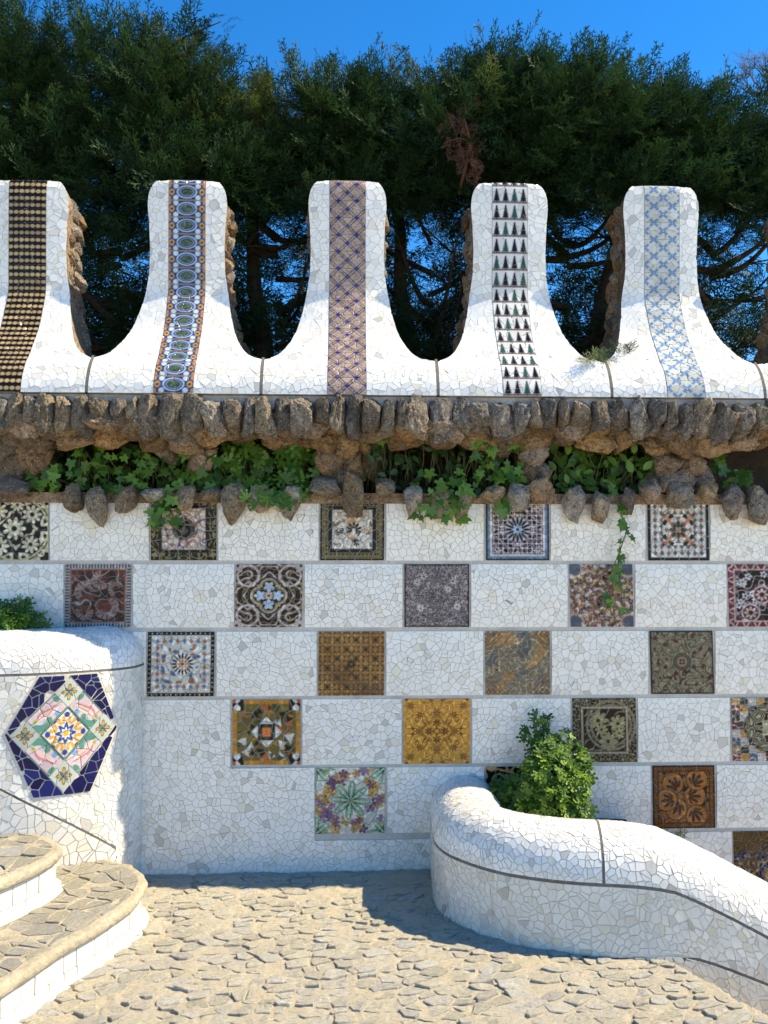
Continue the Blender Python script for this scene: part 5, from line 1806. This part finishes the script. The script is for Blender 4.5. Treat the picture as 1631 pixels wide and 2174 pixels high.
for ti, (tx, ty, r0, kind) in enumerate(TREES):
    T = empty('cypress_tree', (tx, ty, 1.86), TLAB[ti], 'tree', 'cypress trees in a row behind the wall')
    zt = top_z(tx)
    lean = tr.uniform(-.06, .06)
    pts = [(tx+lean*k+.03*math.sin(k*1.7+ti), ty+.03*math.cos(k*2+ti), 1.80+(zt-2.0)*k/8) for k in range(9)]
    v, f = tube(pts, r0, .03, 9)
    mobj('trunk', v, f, M_BARK, T, None, True)
    mb = MB()
    limbs = []
    for k in range(15):
        a = tr.uniform(0, 6.28); z = tr.uniform(2.7, 4.0)
        L = tr.uniform(.5, 1.1); up = tr.uniform(.3, 1.1)
        dx, dy = math.cos(a), math.sin(a)*.6
        p0 = Vector((tx, ty, z))
        pt = [p0+Vector((dx*L*t, dy*L*t, up*L*t-.12*math.sin(t*3)+.03*math.sin(t*5+k))) for t in (0, .2, .4, .6, .8, 1.0)]
        v, f = tube([Vector(q) for q in smooth_poly(pt, 4)], tr.uniform(.016, .036), .004, 6); mb.add(v, f)
        limbs.append(pt)
        for q in range(9):
            b = pt[tr.randint(2, 5)]
            d = Vector((dx+tr.uniform(-1, 1), dy+tr.uniform(-.8, .8), tr.uniform(-.5, .8)))*tr.uniform(.15, .4)
            v, f = tube([b, b+d*.5+Vector((0, 0, .02)), b+d], .007, .002, 4); mb.add(v, f)
    mb.build('branches', M_BARK, T, True)
    pl = []; ply = []
    w = .72
    # crown: branchlet clusters that grow outward and upward, densest on the outside
    def cluster(p, d, n, L, spread, lst, droop=.0):
        for k in range(n):
            t = k/max(1, n-1)
            o = p+d*(t*spread)+Vector((tr.gauss(0, .03), tr.gauss(0, .03), tr.gauss(0, .03)-droop*t*t))
            dd = (d+Vector((tr.gauss(0, .26), tr.gauss(0, .22), tr.gauss(0, .24)-droop*t))).normalized()
            nn = Vector((tr.gauss(0, .6), -.5+tr.gauss(0, .5), .7+tr.gauss(0, .4)))
            lst.append((o, dd, nn, L*tr.uniform(.6, 1.15)))
    ncl = 470
    low = 3.62 if kind in ('left', 'feather') else 3.82
    for k in range(ncl):
        x = tx+tr.uniform(-w, w)
        tz = top_z(x)-(.17 if kind in ('left', 'feather') else .27)
        zz = low+(tz-low)*tr.random()**.9
        edge = (zz-low)/(tz-low)
        front = tr.random()
        yf = .86+.10*math.sin(x*2.3+zz*1.9)+.26*mnoise.noise(Vector((x*1.7, zz*2.2, 4)))+max(0, edge-.75)*.5
        y = yf+front**2.2*.8
        zz += max(0, y-1.0)*.42*(1-edge)
        d = Vector((tr.gauss(0, .5), -.8+front*.9+tr.gauss(0, .2), .25+.8*max(0, edge-.6)+tr.gauss(0, .38)))
        lst = ply if (kind == 'yellow' and zz > tz-.30 and x < tx+.25 and tr.random() < .6) or tr.random() < .012 else pl
        cluster(Vector((x, y, zz)), d.normalized(), 6, .21, .26, lst, .05)
    # deep inner growth
    for k in range(150 if kind in ('left', 'feather') else 62):
        x = tx+tr.uniform(-w, w); y = tr.uniform(1.9, 3.0); u_ = tr.random()
        pl.append((Vector((x, y, 1.6+(y+CAM_D)*(.215+.15*u_*u_+.06*tr.random()))), Vector((tr.gauss(0, .9), tr.gauss(0, .3), tr.gauss(.1, .6))), Vector((tr.gauss(0, .4), -.9, .3)), tr.uniform(.26, .40)))
    for k in range(200):
        x = tx+tr.uniform(-w, w); tz = top_z(x)-.22; y = tr.uniform(1.3, 2.2)
        zl = 1.6+.43*(y+CAM_D)
        pl.append((Vector((x, y, zl+(tz-zl)*tr.random())), Vector((tr.gauss(0, .7), tr.gauss(0, .4), .5+tr.gauss(0, .5))), Vector((tr.gauss(0, .4), -.9, .3)), tr.uniform(.24, .36)))
    # leaders that break the skyline
    for k in range(52):
        x = tx+tr.uniform(-w, w); tz = top_z(x)
        y = tr.uniform(.95, 1.9)
        hgt = tr.uniform(.10, .30)*(1.15 if kind in ('left', 'feather') else .55)
        lst = ply if kind == 'yellow' and x < tx+.3 and tr.random() < .5 else pl
        d = Vector((tr.gauss(0.12, .25), tr.gauss(-.15, .25), 1)).normalized()
        cluster(Vector((x, y, tz-(.30 if kind in ('left', 'feather') else .36))), d, 6, .16, hgt, lst)
    # sparse inner greenery seen between the merlons
    for k in range(250 if kind in ('left', 'feather') else 290):
        y = ty+tr.uniform(-.4, 1.2)
        x = tx+tr.uniform(-w, w); u_ = tr.random(); zz = 1.6+(y+CAM_D)*(.225+.11*u_ if tr.random() < .70 else .30+.17*u_)
        cluster(Vector((x, y, zz)), Vector((tr.gauss(0, .7), tr.gauss(0, .6), tr.gauss(-.1, .5))).normalized(), 3, .27, .20, pl, .05)
    if kind == 'feather':
        # long drooping sprays that reach forward and down to the right
        for sx, sy, ex, ey, n in ((215, 165, 430, 330, 26), (250, 230, 400, 310, 18), (270, 265, 320, 390, 14), (330, 120, 470, 45, 22), (40, 140, 150, 250, 16), (350, 150, 450, 100, 14), (60, 260, 190, 330, 12)):
            a = PY(sx, sy, .98); b = PY(ex, ey, .72)
            d = (b-a).normalized()
            for k in range(n*2):
                t = tr.random()
                p = a.lerp(b, t)+Vector((tr.gauss(0, .035), tr.gauss(0, .04), tr.gauss(0, .035)))
                dd = (d+Vector((tr.gauss(0, .3), tr.gauss(-.1, .2), tr.gauss(0, .3)))).normalized()
                pl.append((p, dd, Vector((tr.gauss(0, .3), -.6, .8)), .17*tr.uniform(.6, 1.1)*(1-.3*t)))
            v, f = tube([a, a.lerp(b, .5)+Vector((0, 0, .02)), b], .010, .003, 5)
            mobj('branch', v, f, M_BARK, T, None, True)
    link('crown', foliage_mesh('crown', pl, M_CYP), T)
    if ply:
        o = link('crown_tips', foliage_mesh('crown_tips', ply, M_CYPY), T)
    if ti == 3:
        dp = []
        mb = MB()
        base = PY(975, 400, .80)
        path = [PY(975, 410, .74), PY(990, 350, .58), PY(1000, 300, .52), PY(985, 250, .50), PY(992, 205, .52)]
        v, f = tube(path, .012, .004, 6); mb.add(v, f)
        ends = [(945, 225), (958, 240), (1035, 295), (1020, 265), (1000, 215), (975, 330), (1010, 340), (990, 270), (950, 300), (1005, 375), (975, 365)]
        for ex, ey in ends:
            e = PY(ex, ey, .46+tr.uniform(0, .12)); s = path[1+tr.randint(0, 2)]
            v, f = tube([s, s.lerp(e, .5)+Vector((0, 0, .02)), e], .006, .002, 4); mb.add(v, f)
            for k in range(8):
                t = tr.uniform(.2, 1.05)
                p = s.lerp(e, t)+Vector((tr.gauss(0, .02), tr.gauss(0, .02), tr.gauss(0, .025)))
                dp.append((p, Vector((tr.gauss(0, .5), tr.gauss(-.2, .4), tr.gauss(-.5, .5))), Vector((tr.gauss(0, .5), -.7, .5)), .085*tr.uniform(.5, 1.1)))
        db = mb.build('dead_branch', M_DEAD, T, True)
        db['label'] = 'dead reddish brown branch hanging in the hedge'
        link('dead_foliage', foliage_mesh('dead_foliage', dp, M_DEAD), db)
# a bare tree far right
BT = empty('bare_tree', PY(1680, 780, 3.2), 'leafless purple grey twigs rising above the hedge at the right edge', 'tree')
mb = MB()
def twig(p, d, L, r, depth):
    e = p+d*L
    m = p.lerp(e, .5)+Vector((tr.gauss(0, .04), 0, tr.gauss(0, .03)))*L
    v, f = tube([p, m, e], r, r*.55, 5 if depth > 1 else 4); mb.add(v, f)
    if depth == 0: return
    for k in range(3):
        dd = (d+Vector((tr.gauss(0, .55), tr.gauss(0, .4), tr.gauss(.12, .4)))).normalized()
        twig(p.lerp(e, tr.uniform(.45, 1)), dd, L*tr.uniform(.5, .75), r*.5, depth-1)
b0 = PY(1700, 700, 3.2); b1 = PY(1668, 240, 3.2)
v, f = tube([b0, b0.lerp(b1, .5), b1], .05, .03, 7)
mobj('trunk', v, f, M_TWIG, BT, None, True)
for ex, ey in ((1600, 130), (1612, 95), (1640, 100), (1590, 160), (1545, 170)):
    e = PY(ex, ey, 3.2)
    twig(b1, (e-b1).normalized(), (e-b1).length*.62, .014, 4)
mb.build('twigs', M_TWIG, BT, True)

# ---------------------------------------------------------------- leaf shapes
def ivy_leaf():
    half = [(0, -.12), (.26, -.30), (.50, -.16), (.36, .10), (.52, .42), (.22, .44), (.0, 1.0)]
    v = []; f = []
    def zz(x, y): return .22*abs(x)-.10*y*y-.25*abs(x)**2
    mid = [(0, -.12), (0, .15), (0, .45), (0, 1.0)]
    for x, y in mid: v.append((x, y, zz(x, y)))
    for sg in (1, -1):
        o = len(v)
        for x, y in half[1:-1]: v.append((sg*x, y, zz(x, y)+.03*sg))
        t = [(0, o, 1), (o, o+1, 1), (o+1, o+2, 1), (1, o+2, 2), (o+2, o+3, 2), (o+3, o+4, 2), (o+4, 3, 2)]
        f += [q if sg > 0 else q[::-1] for q in t]
    return v, f
def oval_leaf():
    v = [(0, 0, 0), (0, .3, .0), (0, .65, -.02), (0, 1, -.1)]
    f = []
    for sg in (1, -1):
        o = len(v)
        v += [(sg*.20, .2, .06), (sg*.27, .5, .07), (sg*.14, .82, .0)]
        t = [(0, o, 1), (o, o+1, 1), (1, o+1, 2), (o+1, o+2, 2), (o+2, 3, 2)]
        f += [q if sg > 0 else q[::-1] for q in t]
    return v, f
def cut_leaf(seed):
    """deeply cut scented-geranium leaf"""
    r = random.Random(seed)
    v = [(0, 0, 0)]; f = []
    for k in range(5):
        a = math.radians(-72+36*k*1.0)
        L = (.62, .85, 1.0, .85, .62)[k]*r.uniform(.85, 1.1)
        d = Vector((math.sin(a), math.cos(a), 0)); s = Vector((d.y, -d.x, 0))
        o = len(v)
        z = r.uniform(-.1, .22)
        v += [tuple(d*.18*L-s*.05), tuple(d*.18*L+s*.05), tuple(d*.55*L-s*.15+Vector((0, 0, z*.5))), tuple(d*.55*L+s*.15+Vector((0, 0, z*.5))),
              tuple(d*.62*L-s*.04+Vector((0, 0, z*.5))), tuple(d*.62*L+s*.04+Vector((0, 0, z*.5))), tuple(d*.86*L-s*.16+Vector((0, 0, z))), tuple(d*.86*L+s*.16+Vector((0, 0, z))), tuple(d*L+Vector((0, 0, z*.7)))]
        f += [(0, o, o+1), (o, o+4, o+5, o+1), (o, o+2, o+4), (o+1, o+5, o+3), (o+4, o+8, o+5), (o+4, o+6, o+8), (o+5, o+8, o+7)]
    return v, f
IVY = [make_mesh('leaf', *ivy_leaf(), M_IVY, None, True)]
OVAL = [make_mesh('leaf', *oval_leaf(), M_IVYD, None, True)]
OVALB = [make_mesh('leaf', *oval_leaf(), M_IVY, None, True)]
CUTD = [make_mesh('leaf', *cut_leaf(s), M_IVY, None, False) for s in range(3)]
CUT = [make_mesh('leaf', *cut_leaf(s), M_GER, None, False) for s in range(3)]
lr = random.Random(17)
def leaf_matrix(p, face, tipdir, s):
    z = face.normalized()
    y = (tipdir-z*tipdir.dot(z)).normalized()
    x = y.cross(z)
    return Matrix.Translation(p) @ Matrix((x, y, z)).transposed().to_4x4() @ Matrix.Diagonal((s, s, s, 1))
def put_leaves(parent, meshes, places, limit=300):
    """places: matrices; the first 300 are leaves of their own, the rest one mass"""
    for m in places[:limit]:
        o = link('leaf', lr.choice(meshes))
        parent_to(o, parent)
        o.matrix_basis = m
    if len(places) > limit:
        mb = MB()
        for m in places[limit:]:
            me = lr.choice(meshes)
            mb.add([m @ v.co for v in me.vertices], [tuple(p.vertices) for p in me.polygons])
        tag(mb.build('foliage', meshes[0].materials[0], parent), kind='stuff')
def stems(parent, pts, base, r=.003):
    mb = MB()
    for p in pts:
        q = base(p)
        m = (p+q)/2+Vector((lr.gauss(0, .02), lr.gauss(0, .02), .02))
        v, f = tube([q, m, p], r, r*.6, 4); mb.add(v, f)
    mb.build('stems', M_STEM, parent, True)
def niche(name, lab, cat, boxes, meshes, n, s0, s1, yr=(-.02, .24), droop=.3):
    """boxes: photo rectangles (x0, y0, x1, y1, weight)"""
    x0 = sum((b[0]+b[2])/2 for b in boxes)/len(boxes)
    T = empty(name, PY(x0, 1050, .15), lab, cat, 'plants growing in the niches of the ledge')
    pl = []; tips = []
    wsum = sum(b[4] for b in boxes)
    for b in boxes:
        for k in range(int(n*b[4]/wsum)):
            y = lr.uniform(*yr)
            px, py = lr.uniform(b[0], b[2]), lr.uniform(b[1], b[3])
            if py > 1052: y = lr.uniform(-.13, -.05)
            p = PY(px, py, y)
            face = Vector((lr.gauss(0, .35), -1, .45+lr.gauss(0, .35)))
            tip = Vector((lr.gauss(0, .6), -.2, -droop+lr.gauss(0, .5)))
            pl.append(leaf_matrix(p, face, tip, lr.uniform(s0, s1)))
            tips.append(p)
    put_leaves(T, meshes, pl)
    stems(T, tips[::2], lambda p: Vector((p.x+lr.gauss(0, .04), max(.1, p.y+.08), 1.94)))
    return T
niche('ivy_plant', 'broad leaved ivy filling the leftmost niche and hanging over the sill', 'ivy', [(45, 985, 180, 1040, 1.2), (150, 940, 330, 1045, 3), (320, 960, 470, 1040, 2), (320, 1035, 375, 1110, .8), (200, 1030, 300, 1050, .5)], IVY, 270, .030, .066, (-.06, .14), .5)
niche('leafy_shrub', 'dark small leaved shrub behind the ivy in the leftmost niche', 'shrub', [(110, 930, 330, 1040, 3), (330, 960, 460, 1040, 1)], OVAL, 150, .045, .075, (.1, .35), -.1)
niche('geranium_plant', 'cut leaved geranium in the niche between second and third rock posts', 'geranium', [(460, 925, 690, 1045, 4), (520, 1020, 660, 1070, .7)], CUTD, 230, .055, .095, (-.04, .28), -.2)
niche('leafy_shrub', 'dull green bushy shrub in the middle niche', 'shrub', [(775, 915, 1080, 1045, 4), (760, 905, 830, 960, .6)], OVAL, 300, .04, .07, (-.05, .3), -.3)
niche('ivy_plant', 'bright ivy climbing the rock and hanging below the middle niche', 'ivy', [(1005, 930, 1110, 1030, 2), (880, 1000, 1000, 1100, 1.2), (930, 1040, 1000, 1110, .6), (760, 905, 830, 945, .5), (1060, 1050, 1110, 1085, .3)], IVY, 130, .030, .068, (-.12, .0), .5)
niche('leafy_shrub', 'fresh green upright shrub in the niche right of the middle', 'shrub', [(1170, 945, 1390, 1045, 4), (1190, 1020, 1300, 1055, .5)], OVALB, 260, .045, .08, (-.03, .3), -.4)
niche('ivy_plant', 'few ivy leaves in the dark niche at the right edge', 'ivy', [(1500, 955, 1540, 1010, 1), (1560, 1000, 1600, 1025, .6), (1540, 960, 1600, 1030, .5)], IVY, 14, .05, .09, (-.03, .1), .4)
# trailing ivy in front of the rust panel
T = empty('ivy_plant', PY(1300, 1050, -.05), 'thin ivy trail hanging down over the rust and blue grey panel', 'ivy')
trail = [(1290, 1020), (1308, 1060), (1322, 1100), (1330, 1130), (1318, 1165), (1306, 1195), (1310, 1225), (1296, 1255), (1285, 1290)]
pts = [PY(x, y, -.07) for x, y in trail]
v, f = tube(pts, .004, .0018, 5)
mobj('stem', v, f, M_STEM, T, None, True)
pts2 = [PY(x, y, -.06) for x, y in ((1310, 1225), (1320, 1255), (1322, 1300))]
v, f = tube(pts2, .003, .0015, 5); mobj('stem', v, f, M_STEM, T, None, True)
pl = []
for a, b in zip(pts[:-1]+pts2[:-1], pts[1:]+pts2[1:]):
    for k in range(3):
        p = a.lerp(b, lr.random())+Vector((lr.gauss(0, .022), -.008, lr.gauss(0, .01)))
        pl.append(leaf_matrix(p, Vector((lr.gauss(0, .4), -1, .3+lr.gauss(0, .3))), Vector((lr.gauss(0, .8), 0, -.7)), lr.uniform(.03, .06)))
put_leaves(T, IVY, pl)

# geranium bush in the planter
def bush(name, lab, cat, lobes, n, meshes, s0, s1, base, group=None, lim=300):
    T = empty(name, base, lab, cat, group)
    pl = []; tips = []
    vol = sum(l[1]*l[2]*l[3] for l in lobes)
    for c, rx, ry, rz in lobes:
        for k in range(max(3, int(n*rx*ry*rz/vol))):
            d = Vector((lr.gauss(0, 1), lr.gauss(0, 1), lr.gauss(0, 1))).normalized()
            rr = lr.uniform(.55, 1.03)*(1.0 if lr.random() < .8 else lr.uniform(1.0, 1.22))
            p = c+Vector((d.x*rx, d.y*ry, d.z*rz))*rr
            if p.y > -.02: p.y = -.02-lr.random()*.05
            face = d*.5+Vector((lr.gauss(0, .4), -.45+lr.gauss(0, .4), .75+lr.gauss(0, .4)))
            tip = d+Vector((lr.gauss(0, .5), lr.gauss(0, .5), lr.gauss(-.1, .5)))
            pl.append((rr+lr.random()*.1+(-d.y)*.4, leaf_matrix(p, face, tip, lr.uniform(s0, s1)), p))
    pl.sort(key=lambda q: -q[0])
    put_leaves(T, meshes, [q[1] for q in pl], lim)
    stems(T, [q[2] for q in pl[::7]], lambda p: Vector((base[0]+(p.x-base[0])*.3, min(-.05, base[1]+(p.y-base[1])*.3), base[2])), .004)
    return T
Y0 = -.26
k = .00227
def lobe(px, py, rx, ry, y=Y0, dy=None): return (PY(px, py, y), rx*k, (dy or rx*k*.8), ry*k)
GB = [lobe(1178, 1695, 66, 58), lobe(1160, 1645, 50, 46), lobe(1208, 1655, 42, 48), lobe(1140, 1705, 38, 46), lobe(1216, 1710, 36, 45), lobe(1180, 1612, 32, 34, -.2), lobe(1222, 1603, 22, 20, -.2), lobe(1138, 1598, 20, 22, -.16), lobe(1160, 1575, 22, 28, -.15), lobe(1202, 1572, 20, 26, -.16), lobe(1150, 1532, 17, 20, -.12), lobe(1128, 1560, 15, 16, -.13), lobe(1240, 1640, 16, 34, -.2)]
gb = PY(1170, 1760, -.25); gb.z = .29
bush('geranium_bush', 'bright sunlit cut leaved geranium bush in the planter behind the curling parapet', 'bush', GB, 1900, CUT, .032, .056, gb)
GD = [lobe(1056, 1702, 34, 44, -.12, .08), lobe(1088, 1688, 34, 46, -.12, .08), lobe(1075, 1725, 34, 30, -.16, .08), lobe(1110, 1700, 34, 50, -.15, .08)]
gd = PY(1080, 1760, -.14); gd.z = .29
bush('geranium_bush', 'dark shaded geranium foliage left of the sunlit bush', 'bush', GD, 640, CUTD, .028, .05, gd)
GL = [lobe(20, 1325, 50, 42, -.16), lobe(60, 1330, 36, 30, -.16), lobe(-20, 1320, 50, 45, -.16), lobe(35, 1290, 26, 24, -.14)]
gl = PY(20, 1345, -.16)
bush('geranium_bush', 'dark shaded geranium behind the tall parapet at the left edge', 'bush', GL, 560, CUTD, .03, .055, gl)
# sprigs
def sprig(lab, px, py, y, n, L, mat, sp=.8):
    T = empty('weed_sprig', PY(px, py, y), lab, 'weed')
    pl = [(PY(px+lr.uniform(-12, 12), py+lr.uniform(-4, 4), y+lr.uniform(-.03, .03)), Vector((lr.gauss(0, sp), -.3, .5+lr.gauss(0, .3))), Vector((0, -.6, .7)), L*lr.uniform(.6, 1.1)) for _ in range(n)]
    link('sprays', foliage_mesh('sprays', pl, mat), T)
M_SPR = mat_leaf('grey_green_weed', (0.09, 0.13, 0.06), (0.18, 0.23, 0.11), .5, .2, False)
sprig('pale green weed sprig in the valley left of the pale blue striped merlon', 1262, 768, VAL_Y-.01, 16, .085, M_SPR, 1.4)
sprig('dark green cypress sprig lying against the foot of the pale blue striped merlon', 1312, 752, VAL_Y+.05, 12, .10, M_CYP, 1.0)
sprig('small dark weed against the wall behind the sloping parapet', 1432, 1785, -.05, 9, .09, M_SPR)
sprig('tiny reddish weed behind the parapet joint', 1288, 1752, -.42, 7, .04, M_DEAD)
